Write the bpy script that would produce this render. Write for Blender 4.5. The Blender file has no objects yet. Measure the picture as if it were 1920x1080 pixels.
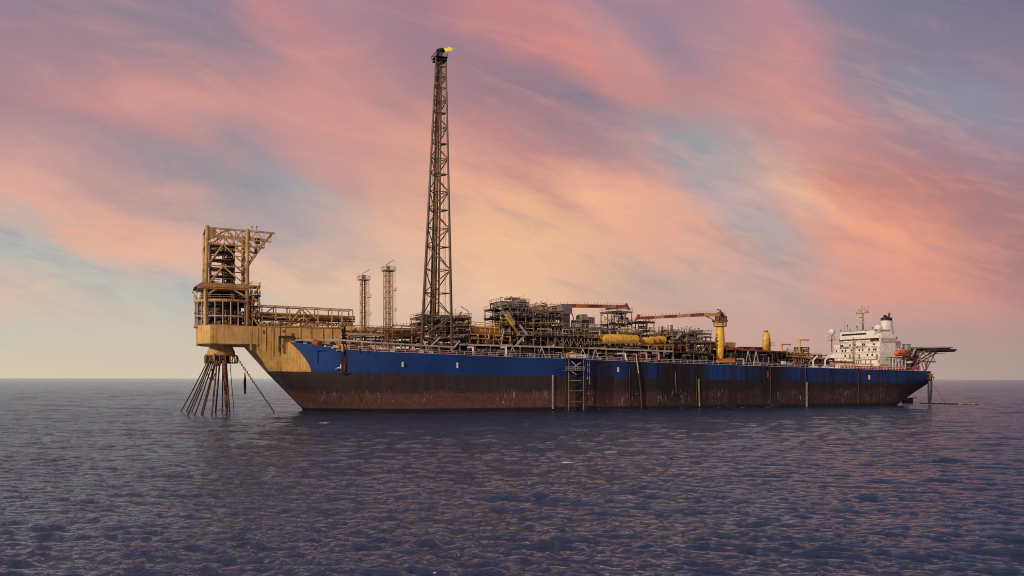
import bpy, math, random
import numpy as np
from math import radians, sin, cos, pi
from mathutils import Vector

# ------------------------------------------------------------------ camera, sky, sun, exposure
scene = bpy.context.scene
COL = scene.collection
CAM_H = 10.6
FPX = 1600.0
cam_d = bpy.data.cameras.new("camera"); cam = bpy.data.objects.new("camera", cam_d); COL.objects.link(cam)
cam.location = (0, 0, CAM_H)
cam.rotation_euler = (radians(90), radians(-0.0895), 0)
cam_d.sensor_width = 36.0; cam_d.lens = FPX/1920*36; cam_d.shift_y = 0.0885
cam_d.clip_start = 0.5; cam_d.clip_end = 60000
scene.camera = cam
scene.view_settings.view_transform = 'Standard'; scene.view_settings.look = 'None'
scene.cycles.filter_width = 1.0; scene.view_settings.gamma = 1.0; scene.view_settings.exposure = 0.0

def lin(c):
    return tuple(((v/255)/12.92 if v/255 <= 0.04045 else (((v/255)+0.055)/1.055)**2.4) for v in c)

SUN_EL, SUN_DIR = radians(17), (-0.70, -0.71)
sun_d = bpy.data.lights.new("sun", 'SUN'); sun = bpy.data.objects.new("sun", sun_d); COL.objects.link(sun)
sun_d.energy = 2.8; sun_d.angle = radians(1.2); sun_d.color = (1.0, 0.84, 0.64)
_h = math.hypot(*SUN_DIR)
_sv = Vector((SUN_DIR[0]/_h*cos(SUN_EL), SUN_DIR[1]/_h*cos(SUN_EL), sin(SUN_EL)))
sun.rotation_euler = _sv.to_track_quat('Z', 'Y').to_euler()

class NT:
    """small helper that wires shader nodes"""
    def __init__(s, tree): s.t = tree; s.n = tree.nodes; s.l = tree.links
    def put(s, sock, v):
        if v is None: return
        if hasattr(v, 'is_output'): s.l.new(v, sock)
        else:
            try: sock.default_value = v
            except Exception: sock.default_value = (v[0], v[1], v[2], 1.0)
    def m(s, op, a, b=None, c=None, clamp=False):
        n = s.n.new('ShaderNodeMath'); n.operation = op; n.use_clamp = clamp
        s.put(n.inputs[0], a); s.put(n.inputs[1], b); s.put(n.inputs[2], c); return n.outputs[0]
    def vm(s, op, a, b=None, out=0):
        n = s.n.new('ShaderNodeVectorMath'); n.operation = op
        s.put(n.inputs[0], a); s.put(n.inputs[1], b); return n.outputs[out]
    def sep(s, v):
        n = s.n.new('ShaderNodeSeparateXYZ'); s.put(n.inputs[0], v); return n.outputs
    def comb(s, x, y, z):
        n = s.n.new('ShaderNodeCombineXYZ')
        for i, v in enumerate((x, y, z)): s.put(n.inputs[i], v)
        return n.outputs[0]
    def noise(s, vec, scale=1.0, detail=4.0, rough=0.5, dist=0.0, col=False):
        n = s.n.new('ShaderNodeTexNoise'); s.put(n.inputs['Vector'], vec); n.inputs['Scale'].default_value = scale
        n.inputs['Detail'].default_value = detail; n.inputs['Roughness'].default_value = rough
        n.inputs['Distortion'].default_value = dist
        return n.outputs[1 if col else 0]
    def mr(s, v, a, b, c=0.0, d=1.0, mode='SMOOTHSTEP'):
        n = s.n.new('ShaderNodeMapRange'); n.interpolation_type = mode; s.put(n.inputs[0], v)
        for i, q in zip((1, 2, 3, 4), (a, b, c, d)): s.put(n.inputs[i], q)
        return n.outputs[0]
    def mix(s, f, a, b, mode='MIX'):
        n = s.n.new('ShaderNodeMix'); n.data_type = 'RGBA'; n.blend_type = mode
        s.put(n.inputs[0], f); s.put(n.inputs[6], a if hasattr(a, 'is_output') else (*a[:3], 1)); s.put(n.inputs[7], b if hasattr(b, 'is_output') else (*b[:3], 1))
        return n.outputs[2]
    def ramp(s, v, stops, mode='LINEAR'):
        n = s.n.new('ShaderNodeValToRGB'); s.put(n.inputs[0], v); cr = n.color_ramp; cr.interpolation = mode
        ps = [min(max(p, 0), 1) for p, c in stops]
        cr.elements[0].position = ps[0]; cr.elements[0].color = (*stops[0][1][:3], 1)
        cr.elements[-1].position = max(ps[-1], ps[0]+1e-4); cr.elements[-1].color = (*stops[-1][1][:3], 1)
        for p, (q, c) in list(zip(ps, stops))[1:-1]:
            e = cr.elements.new(p); e.color = (*c[:3], 1)
        return n.outputs[0]

SKY_ROWS = [  # elevation rows of the sunset cloud cover: azimuth column -> colour
 (-420, [(0,(118,108,138)),(600,(125,110,138)),(1200,(122,110,140)),(1920,(105,102,138))]),
 (0,  [(0,(150,128,152)),(160,(142,126,152)),(320,(136,126,152)),(425,(150,128,150)),(480,(194,134,146)),(640,(172,132,150)),(790,(163,125,146)),(900,(200,132,140)),(1000,(186,130,145)),(1120,(158,130,155)),(1280,(165,130,152)),(1440,(184,135,153)),(1550,(138,128,155)),(1700,(124,122,150)),(1920,(118,112,150))]),
 (90, [(0,(158,132,150)),(160,(165,132,148)),(320,(148,130,150)),(425,(150,130,150)),(500,(194,138,145)),(610,(190,138,148)),(730,(165,128,145)),(850,(158,125,145)),(960,(190,130,138)),(1060,(210,138,136)),(1180,(192,140,148)),(1280,(152,130,155)),(1380,(182,138,150)),(1480,(196,138,148)),(1590,(146,130,152)),(1760,(130,125,150)),(1920,(130,122,148))]),
 (180,[(0,(165,132,145)),(160,(192,140,148)),(320,(208,148,148)),(450,(195,142,145)),(560,(208,145,145)),(680,(192,142,145)),(800,(172,130,142)),(960,(150,122,140)),(1065,(136,122,146)),(1170,(198,138,138)),(1260,(192,140,142)),(1360,(182,138,146)),(1460,(212,145,140)),(1560,(190,140,148)),(1660,(150,135,155)),(1810,(138,142,166)),(1920,(142,130,155))]),
 (270,[(0,(192,150,155)),(130,(180,145,155)),(240,(152,140,155)),(370,(185,142,150)),(440,(158,142,158)),(560,(202,148,150)),(700,(208,150,148)),(810,(218,155,145)),(940,(200,140,140)),(1060,(175,135,142)),(1160,(185,145,150)),(1250,(155,153,166)),(1320,(152,156,168)),(1385,(170,155,165)),(1470,(198,148,150)),(1560,(190,140,145)),(1710,(165,130,145)),(1920,(150,135,156))]),
 (360,[(0,(214,168,158)),(100,(212,165,158)),(200,(188,152,156)),(320,(158,145,157)),(430,(148,148,161)),(560,(163,160,172)),(640,(195,155,156)),(780,(216,165,150)),(950,(236,176,145)),(1020,(212,155,142)),(1110,(242,180,150)),(1260,(226,165,150)),(1385,(185,166,174)),(1450,(215,175,165)),(1500,(238,180,152)),(1570,(205,140,130)),(1710,(186,124,126)),(1920,(160,124,136))]),
 (450,[(0,(176,182,184)),(60,(178,183,185)),(130,(180,181,182)),(190,(216,178,165)),(300,(228,178,158)),(400,(216,175,165)),(480,(185,165,168)),(560,(178,164,171)),(700,(222,180,160)),(800,(228,180,155)),(960,(240,188,154)),(1060,(228,180,150)),(1210,(227,170,150)),(1360,(212,165,152)),(1440,(172,165,173)),(1490,(190,165,165)),(1560,(228,160,140)),(1660,(238,160,134)),(1770,(212,145,130)),(1920,(168,125,132))]),
 (540,[(0,(212,186,174)),(100,(208,188,178)),(250,(188,190,186)),(380,(178,182,187)),(500,(222,190,170)),(700,(230,190,165)),(850,(226,188,165)),(960,(238,196,160)),(1100,(215,175,155)),(1250,(190,165,160)),(1400,(205,168,160)),(1500,(192,165,162)),(1600,(216,155,145)),(1760,(218,150,138)),(1920,(178,130,135))]),
 (630,[(0,(197,195,184)),(300,(201,195,184)),(500,(204,190,180)),(700,(216,186,170)),(900,(205,180,165)),(1200,(205,166,155)),(1500,(200,160,155)),(1700,(176,150,152)),(1920,(172,145,146))]),
 (700,[(0,(212,200,180)),(400,(208,196,181)),(900,(206,184,168)),(1400,(192,165,156)),(1750,(178,156,153)),(1920,(170,152,150))]),
]
def build_world():
    w = bpy.data.worlds.new("World"); scene.world = w; w.use_nodes = True
    nt = NT(w.node_tree); nt.n.clear()
    tc = nt.n.new('ShaderNodeTexCoord'); d = tc.outputs['Generated']
    x, y, z = nt.sep(d)
    r = nt.m('SQRT', nt.m('ADD', nt.m('MULTIPLY', x, x), nt.m('MULTIPLY', y, y)))
    az = nt.m('ARCTAN2', x, y)
    u = az
    yy = nt.m('MAXIMUM', y, nt.m('ADD', nt.m('MULTIPLY', r, 0.45), 0.001))
    v = nt.m('DIVIDE', z, yy)
    # streaky warp along the wind direction of the clouds
    ca, sa = cos(radians(-20)), sin(radians(-20))
    al = nt.m('ADD', nt.m('MULTIPLY', u, ca), nt.m('MULTIPLY', v, sa))
    ac = nt.m('ADD', nt.m('MULTIPLY', u, -sa), nt.m('MULTIPLY', v, ca))
    P = nt.comb(nt.m('MULTIPLY', al, 3.6), nt.m('MULTIPLY', ac, 8.0), 3.7)
    n1 = nt.noise(P, 1.0, 5, 0.55, 0.4, col=True)
    n1s = nt.sep(n1)
    P2 = nt.comb(nt.m('MULTIPLY', al, 11.0), nt.m('MULTIPLY', ac, 30.0), 1.3)
    n2 = nt.noise(P2, 1.0, 5, 0.6, 0.6)
    damp = nt.mr(v, 0.0, 0.16, 0.12, 1.0)
    wu = nt.m('MULTIPLY', nt.m('MULTIPLY', nt.m('SUBTRACT', n1s[0], 0.5), 0.16), damp)
    wv = nt.m('MULTIPLY', nt.m('ADD', nt.m('MULTIPLY', nt.m('SUBTRACT', n1s[1], 0.5), 0.09), nt.m('MULTIPLY', nt.m('SUBTRACT', n2, 0.5), 0.045)), damp)
    uu = nt.m('ADD', u, wu); vv = nt.m('ADD', v, wv)
    U0 = math.atan(-960/FPX)*1.02; U1 = -U0
    rows = []
    for py, st in SKY_ROWS:
        sh = 0.0 if py > 600 or py < 0 else 1.15
        un = nt.mr(nt.m('ADD', uu, nt.m('MULTIPLY', nt.m('SUBTRACT', vv, (710-py)/FPX), sh)), U0, U1, 0, 1, 'LINEAR')
        stops = [((math.atan((px-960)/FPX)-U0)/(U1-U0), lin([(v*0.93+0.07*sum(c)/3)*g for v, g in zip(c, (1.015, 1.0, 0.965))])) for px, c in st]
        rows.append(((710-py)/FPX, nt.ramp(un, stops)))
    rows.sort(key=lambda q: q[0])
    col = rows[0][1]
    for (v0, c0), (v1, c1) in zip(rows, rows[1:]):
        f = nt.mr(vv, v0, v1, 0, 1, 'LINEAR')
        col = nt.mix(f, col, c1)
    # fine cirrus texture
    P3 = nt.comb(nt.m('MULTIPLY', al, 5.0), nt.m('MULTIPLY', ac, 17.0), 9.1)
    n3 = nt.noise(P3, 1.0, 7, 0.62, 1.2)
    n4 = nt.noise(nt.comb(nt.m('MULTIPLY', al, 16.0), nt.m('MULTIPLY', ac, 62.0), 4.4), 1.0, 5, 0.6, 0.8)
    n5 = nt.noise(nt.comb(nt.m('MULTIPLY', al, 2.0), nt.m('MULTIPLY', ac, 4.0), 7.7), 1.0, 2)
    tex = nt.m('ADD', nt.m('MULTIPLY', nt.m('SUBTRACT', n3, 0.5), 0.75), nt.m('MULTIPLY', nt.m('MULTIPLY', nt.m('SUBTRACT', n4, 0.5), 0.75), nt.mr(n5, 0.42, 0.62)))
    amt = nt.m('MULTIPLY', tex, damp)
    warm = nt.mix(nt.m('MAXIMUM', amt, 0.0), col, lin((250, 178, 150)))
    col2 = nt.mix(nt.m('MAXIMUM', nt.m('MULTIPLY', amt, -1.2), 0.0), warm, lin((134, 130, 148)))
    # the half of the sky behind: plain broken dusk cloud
    nb = nt.noise(nt.vm('MULTIPLY', d, (2.0, 2.0, 6.0)), 1.0, 5, 0.55, 0.6)
    back = nt.mix(nt.mr(nb, 0.35, 0.65), lin((148, 138, 168)), lin((205, 158, 158)))
    yr = nt.m('DIVIDE', y, nt.m('ADD', r, 0.0001))
    col3 = nt.mix(nt.mr(yr, 0.45, -0.15), col2, back)
    bg = nt.n.new('ShaderNodeBackground'); nt.put(bg.inputs[0], col3); bg.inputs[1].default_value = 1.0
    out = nt.n.new('ShaderNodeOutputWorld'); nt.l.new(bg.outputs[0], out.inputs[0])
    try: w.cycles.sampling_method = 'MANUAL'; w.cycles.sample_map_resolution = 512
    except Exception: pass
build_world()

# ------------------------------------------------------------------ ship frame of reference
# s runs aft from the stem at the waterline, t to starboard (away), z up from the sea
YAW = math.atan(0.422); CY, SY = cos(YAW), sin(YAW)
OX, OY = -68.4, 280.7
def depth(s, t): return OY + s*SY + t*CY
def world(p): return (OX + p[0]*CY - p[1]*SY, OY + p[0]*SY + p[1]*CY, p[2])
def S(px, t):
    k = (px-960)/FPX
    return (k*(OY+t*CY) - OX + t*SY)/(CY - k*SY)
def pt(px, py, t=-24.5):
    """where something measured in the photograph stands, for a known distance off the centreline"""
    s = S(px, t); h = 709 + 3*px/1920
    return (s, t, CAM_H + (h-py)*depth(s, t)/FPX)
def Z(px, py, t=-24.5): return pt(px, py, t)[2]

# ------------------------------------------------------------------ materials
def principled(name):
    m = bpy.data.materials.new(name); m.use_nodes = True
    nt = NT(m.node_tree); b = nt.n['Principled BSDF']; return m, nt, b
MATS = {}
def paint(name, rgb, rough=0.55, metal=0.0, rust=0.3, vary=0.35, scale=0.6, rustcol=(0.13, 0.05, 0.02)):
    """weathered marine paint: patchy tone, rust runs and grime"""
    m, nt, b = principled(name)
    tc = nt.n.new('ShaderNodeTexCoord'); o = tc.outputs['Object']
    oi = nt.n.new('ShaderNodeObjectInfo')
    n = nt.noise(o, scale, 6, 0.6)
    dark = tuple(c*(1-vary) for c in rgb); lite = tuple(min(c*(1+vary*0.55), 0.95) for c in rgb)
    c = nt.mix(nt.mr(n, 0.3, 0.7), dark, lite)
    c = nt.mix(nt.m('MULTIPLY', oi.outputs['Random'], 0.25*vary/0.35), c, dark)
    st = nt.noise(nt.vm('MULTIPLY', o, (1.0, 1.0, 0.16)), scale*2.4, 6, 0.65)
    th = 0.68-0.3*rust
    rm = nt.mr(st, th, th+0.14)
    c = nt.mix(nt.m('MULTIPLY', rm, 0.85 if rust > 0 else 0.0), c, rustcol)
    nt.put(b.inputs['Base Color'], c)
    nt.put(b.inputs['Roughness'], nt.m('ADD', rough, nt.m('MULTIPLY', rm, 0.25), clamp=True)); b.inputs['Metallic'].default_value = metal
    b.inputs['Specular IOR Level'].default_value = 0.3
    MATS[name] = m; return m
paint('grey_steel', (0.22, 0.17, 0.115), rust=0.45)
paint('light_steel', (0.42, 0.38, 0.33), rust=0.35)
paint('dark_steel', (0.040, 0.031, 0.027), rust=0.5)
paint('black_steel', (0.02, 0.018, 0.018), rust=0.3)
paint('flare_steel', (0.20, 0.135, 0.085), rust=0.35)
paint('purple_steel', (0.19, 0.16, 0.19), rust=0.25)
paint('cream_steel', (0.54, 0.35, 0.14), rust=0.42, rustcol=(0.22, 0.08, 0.025))
paint('tan_steel', (0.42, 0.23, 0.075), rust=0.5, rustcol=(0.16, 0.05, 0.02))
paint('rust_steel', (0.22, 0.085, 0.035), rust=0.6, rustcol=(0.08, 0.03, 0.015))
paint('yellow_paint', (0.74, 0.44, 0.05), rust=0.2, rustcol=(0.25, 0.1, 0.02))
paint('orange_paint', (0.55, 0.17, 0.03), rust=0.25)
paint('red_paint', (0.36, 0.035, 0.03), rust=0.25)
paint('boom_red', (0.30, 0.065, 0.03), rust=0.25)
paint('boom_cream', (0.52, 0.32, 0.10), rust=0.3)
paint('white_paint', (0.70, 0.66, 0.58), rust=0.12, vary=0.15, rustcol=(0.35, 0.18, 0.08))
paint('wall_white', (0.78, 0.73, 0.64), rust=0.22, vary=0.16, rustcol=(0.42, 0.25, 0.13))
paint('green_paint', (0.05, 0.10, 0.06), rust=0.3)
paint('blue_paint', (0.03, 0.09, 0.36), rust=0.1)
paint('lit_edge_blue', (0.35, 0.45, 0.62), rust=0.1)
paint('cladding', (0.36, 0.32, 0.26), rough=0.35, metal=0.5, rust=0.15)
paint('chain_iron', (0.035, 0.026, 0.024), rust=0.7, rough=0.8, rustcol=(0.12, 0.045, 0.02))
paint('rust_pipe', (0.15, 0.065, 0.03), rust=0.4)
paint('window_glass', (0.012, 0.014, 0.018), rough=0.12, rust=0.0, vary=0.1)
paint('hose_rubber', (0.03, 0.03, 0.035), rough=0.6, rust=0.0)
paint('rescue_orange', (0.62, 0.13, 0.035), rough=0.4, rust=0.05, vary=0.15)
paint('sign_orange', (0.60, 0.16, 0.03), rust=0.0)
paint('sign_dark', (0.12, 0.09, 0.07), rust=0.0)
def flame_material():
    m, nt, b = principled('flame'); b.inputs['Base Color'].default_value = (0, 0, 0, 1)
    tc = nt.n.new('ShaderNodeTexCoord'); n = nt.noise(tc.outputs['Object'], 0.9, 4)
    nt.put(b.inputs['Emission Color'], nt.mix(nt.mr(n, 0.4, 0.62), (0.80, 0.66, 0.05), (0.85, 0.42, 0.05)))
    b.inputs['Emission Strength'].default_value = 1.1; MATS['flame'] = m
flame_material()

# hull paint: yellow bow, blue topsides, boot topping, rust and oil streaks
ZB0, ZBS, ZBK = 12.8, -11.0, -0.0158
def zb(s): return ZB0 + ZBK*(s-ZBS)
def yellow_nodes(nt, o):
    s, t, z = nt.sep(o)
    yel = nt.mix(nt.mr(nt.noise(o, 0.35, 6, 0.6), 0.3, 0.7), (0.46, 0.27, 0.065), (0.63, 0.39, 0.115))
    rr = nt.noise(nt.comb(nt.m('MULTIPLY', s, 0.85), nt.m('MULTIPLY', t, 0.6), nt.m('MULTIPLY', z, 0.05)), 1.0, 8, 0.72)
    r2 = nt.noise(nt.comb(nt.m('MULTIPLY', s, 2.6), nt.m('MULTIPLY', t, 1.5), nt.m('MULTIPLY', z, 0.10)), 1.0, 8, 0.72)
    yel = nt.mix(nt.mr(r2, 0.52, 0.66, 0, 0.8), yel, (0.16, 0.05, 0.014))
    return nt.mix(nt.mr(rr, 0.54, 0.68, 0, 0.6), yel, (0.30, 0.11, 0.03))
def bow_yellow_material():
    m, nt, b = principled('bow_yellow'); tc = nt.n.new('ShaderNodeTexCoord')
    nt.put(b.inputs['Base Color'], yellow_nodes(nt, tc.outputs['Object'])); b.inputs['Roughness'].default_value = 0.6
    MATS['bow_yellow'] = m
bow_yellow_material()
def hull_material():
    m, nt, b = principled('hull_paint')
    tc = nt.n.new('ShaderNodeTexCoord'); o = tc.outputs['Object']; s, t, z = nt.sep(o)
    big = nt.noise(o, 0.09, 6, 0.6); fine = nt.noise(o, 1.3, 8, 0.65)
    v1 = nt.noise(nt.comb(nt.m('MULTIPLY', s, 0.55), nt.m('MULTIPLY', t, 0.2), nt.m('MULTIPLY', z, 0.035)), 1.0, 8, 0.7)
    v2 = nt.noise(nt.comb(nt.m('MULTIPLY', s, 1.9), nt.m('MULTIPLY', t, 0.6), nt.m('MULTIPLY', z, 0.12)), 1.0, 7, 0.7)
    zbn = nt.m('SUBTRACT', z, nt.m('ADD', nt.m('MULTIPLY', s, ZBK), ZB0-ZBK*ZBS))   # height above the boot topping
    # dirt along the length: 1 = clean blue, 0 = covered with dark oil
    span = 250.0
    cl = [(560,1),(1066,1),(1074,.5),(1100,.35),(1106,.75),(1118,.5),(1124,.15),(1148,.2),(1152,.85),(1172,.7),(1178,.2),(1200,.1),(1212,.35),(1216,.95),(1231,.9),(1234,.3),(1238,.75),(1241,.08),(1292,.05),(1296,.6),(1303,.5),(1305,.05),(1314,.1),(1321,1),(1410,.9),(1424,.55),(1452,.18),(1482,.5),(1500,.85),(1560,.8),(1640,.85),(1668,.55)]
    r1 = nt.ramp(nt.m('DIVIDE', nt.m('ADD', s, nt.m('MULTIPLY', nt.m('SUBTRACT', v2, 0.5), 2.2)), span), [(max(S(px, -25)/span, 0), (a, a, a)) for px, a in cl[:31]])
    clean = nt.m('SUBTRACT', nt.sep(r1)[0], nt.m('MULTIPLY', nt.mr(v1, 0.42, 0.66), nt.mr(s, 100, 130, 0.04, 1.0)), clamp=True)
    blue = nt.mix(nt.mr(big, 0.3, 0.7), (0.004, 0.027, 0.110), (0.006, 0.042, 0.175))
    blue = nt.mix(nt.mr(v2, 0.35, 0.75, 0.0, 0.35), blue, (0.02, 0.05, 0.13))
    grime = nt.mix(nt.mr(v2, 0.35, 0.65), (0.004, 0.004, 0.0045), (0.020, 0.017, 0.015))
    blue = nt.mix(clean, grime, blue)
    edge = nt.m('ADD', zbn, nt.m('MULTIPLY', nt.m('SUBTRACT', v2, 0.5), 0.25))
    # boot topping: grey upper band, red-brown lower band
    upper = nt.mix(nt.mr(v1, 0.35, 0.65), (0.028, 0.020, 0.022), (0.046, 0.030, 0.031))
    lower = nt.mix(nt.mr(fine, 0.35, 0.65), (0.078, 0.036, 0.033), (0.125, 0.058, 0.049))
    zz = nt.m('ADD', z, nt.m('ADD', nt.m('MULTIPLY', nt.m('SUBTRACT', v2, 0.5), 2.6), nt.m('MULTIPLY', nt.m('SUBTRACT', big, 0.5), 3.0)))
    boot = nt.mix(nt.mr(zz, 6.9, 5.2), upper, lower)
    rustm = nt.m('MULTIPLY', nt.mr(nt.noise(nt.vm('MULTIPLY', o, (0.5, 0.3, 0.25)), 1.0, 9, 0.72), 0.53, 0.64), 0.7)
    boot = nt.mix(rustm, boot, (0.085, 0.030, 0.014))
    blk = nt.m('MULTIPLY', nt.mr(nt.noise(nt.comb(nt.m('MULTIPLY', s, 0.12), 0.0, nt.m('MULTIPLY', z, 0.8)), 1.0, 7, 0.7), 0.55, 0.63), nt.mr(s, 40, 60, 0.9, 0.35))
    boot = nt.mix(nt.m('MULTIPLY', blk, nt.mr(nt.m('ABSOLUTE', nt.m('SUBTRACT', z, 5.6)), 1.8, 0.6)), boot, (0.012, 0.009, 0.009))
    boot = nt.mix(nt.m('MAXIMUM', nt.m('MULTIPLY', nt.m('SUBTRACT', 1.0, clean), nt.mr(z, 0.5, 5.5, 0.6, 0.98)), nt.m('MULTIPLY', nt.mr(s, 108, 122, 0, 0.88), nt.mr(v1, 0.3, 0.62, 0.45, 1.0))), boot, grime)
    # bare scratches where supply boats and fenders rub
    sc = nt.noise(nt.comb(nt.m('MULTIPLY', s, 1.2), 0.0, nt.m('MULTIPLY', z, 0.33)), 1.0, 9, 0.8, 0.8)
    patch = nt.noise(nt.comb(nt.m('MULTIPLY', s, 0.10), 3.0, nt.m('MULTIPLY', z, 0.12)), 1.0, 3, 0.5)
    scm = nt.m('MULTIPLY', nt.m('MULTIPLY', nt.mr(sc, 0.56, 0.60), nt.mr(patch, 0.44, 0.52)), nt.mr(nt.m('ABSOLUTE', nt.m('SUBTRACT', z, 4.3)), 3.6, 1.2))
    boot = nt.mix(nt.m('MULTIPLY', scm, 0.8), boot, (0.30, 0.22, 0.19))
    boot = nt.mix(nt.mr(z, 1.3, 0.7), boot, (0.012, 0.010, 0.010))
    # yellow bow with rust runs below every seam
    yel = yellow_nodes(nt, o)
    k = nt.m('POWER', nt.m('DIVIDE', nt.m('MAXIMUM', nt.m('SUBTRACT', z, 12.8), 0.0), 9.3), 1.6)
    ylim = nt.m('SUBTRACT', nt.m('SUBTRACT', -0.5, nt.m('MULTIPLY', k, 6.3)), s)
    top = nt.mix(nt.mr(ylim, -0.1, 0.1), blue, yel)
    col = nt.mix(nt.mr(edge, -0.05, 0.05), boot, top)
    # rust bleeding down from the sheer and blotches of bare steel
    dr = nt.noise(nt.comb(nt.m('MULTIPLY', s, 3.2), 0.0, nt.m('MULTIPLY', z, 0.09)), 1.0, 6, 0.75)
    col = nt.mix(nt.m('MULTIPLY', nt.mr(dr, 0.60, 0.70), nt.mr(nt.noise(nt.vm('MULTIPLY', o, (0.06, 0.06, 0.12)), 1.0, 3), 0.45, 0.6, 0.1, 0.75)), col, (0.045, 0.022, 0.014))
    bl = nt.noise(nt.vm('MULTIPLY', o, (0.16, 0.16, 0.3)), 1.0, 9, 0.78, 0.6)
    col = nt.mix(nt.m('MULTIPLY', nt.mr(bl, 0.60, 0.66), nt.mr(z, 9.5, 6.5, 0, 0.8)), col, (0.10, 0.032, 0.012))
    # faint shell plating seams
    seam = nt.m('MAXIMUM', nt.mr(nt.m('ABSOLUTE', nt.m('SUBTRACT', nt.m('FRACT', nt.m('DIVIDE', s, 9.0)), 0.5)), 0.492, 0.497), nt.mr(nt.m('ABSOLUTE', nt.m('SUBTRACT', nt.m('FRACT', nt.m('DIVIDE', z, 3.1)), 0.5)), 0.485, 0.492))
    col = nt.mix(nt.m('MULTIPLY', seam, 0.30), col, (0.02, 0.015, 0.015))
    nt.put(b.inputs['Base Color'], col)
    nt.put(b.inputs['Roughness'], nt.mr(v2, 0.3, 0.7, 0.42, 0.75))
    bp = nt.n.new('ShaderNodeBump'); bp.inputs['Strength'].default_value = 0.5; bp.inputs['Distance'].default_value = 0.12
    wob = nt.noise(nt.vm('MULTIPLY', o, (0.42, 0.42, 0.42)), 1.0, 3, 0.5)
    nt.put(bp.inputs['Height'], nt.m('ADD', wob, nt.m('MULTIPLY', fine, 0.12))); nt.l.new(bp.outputs[0], b.inputs['Normal'])
    b.inputs['Specular IOR Level'].default_value = 0.22
    MATS['hull_paint'] = m
hull_material()

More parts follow.
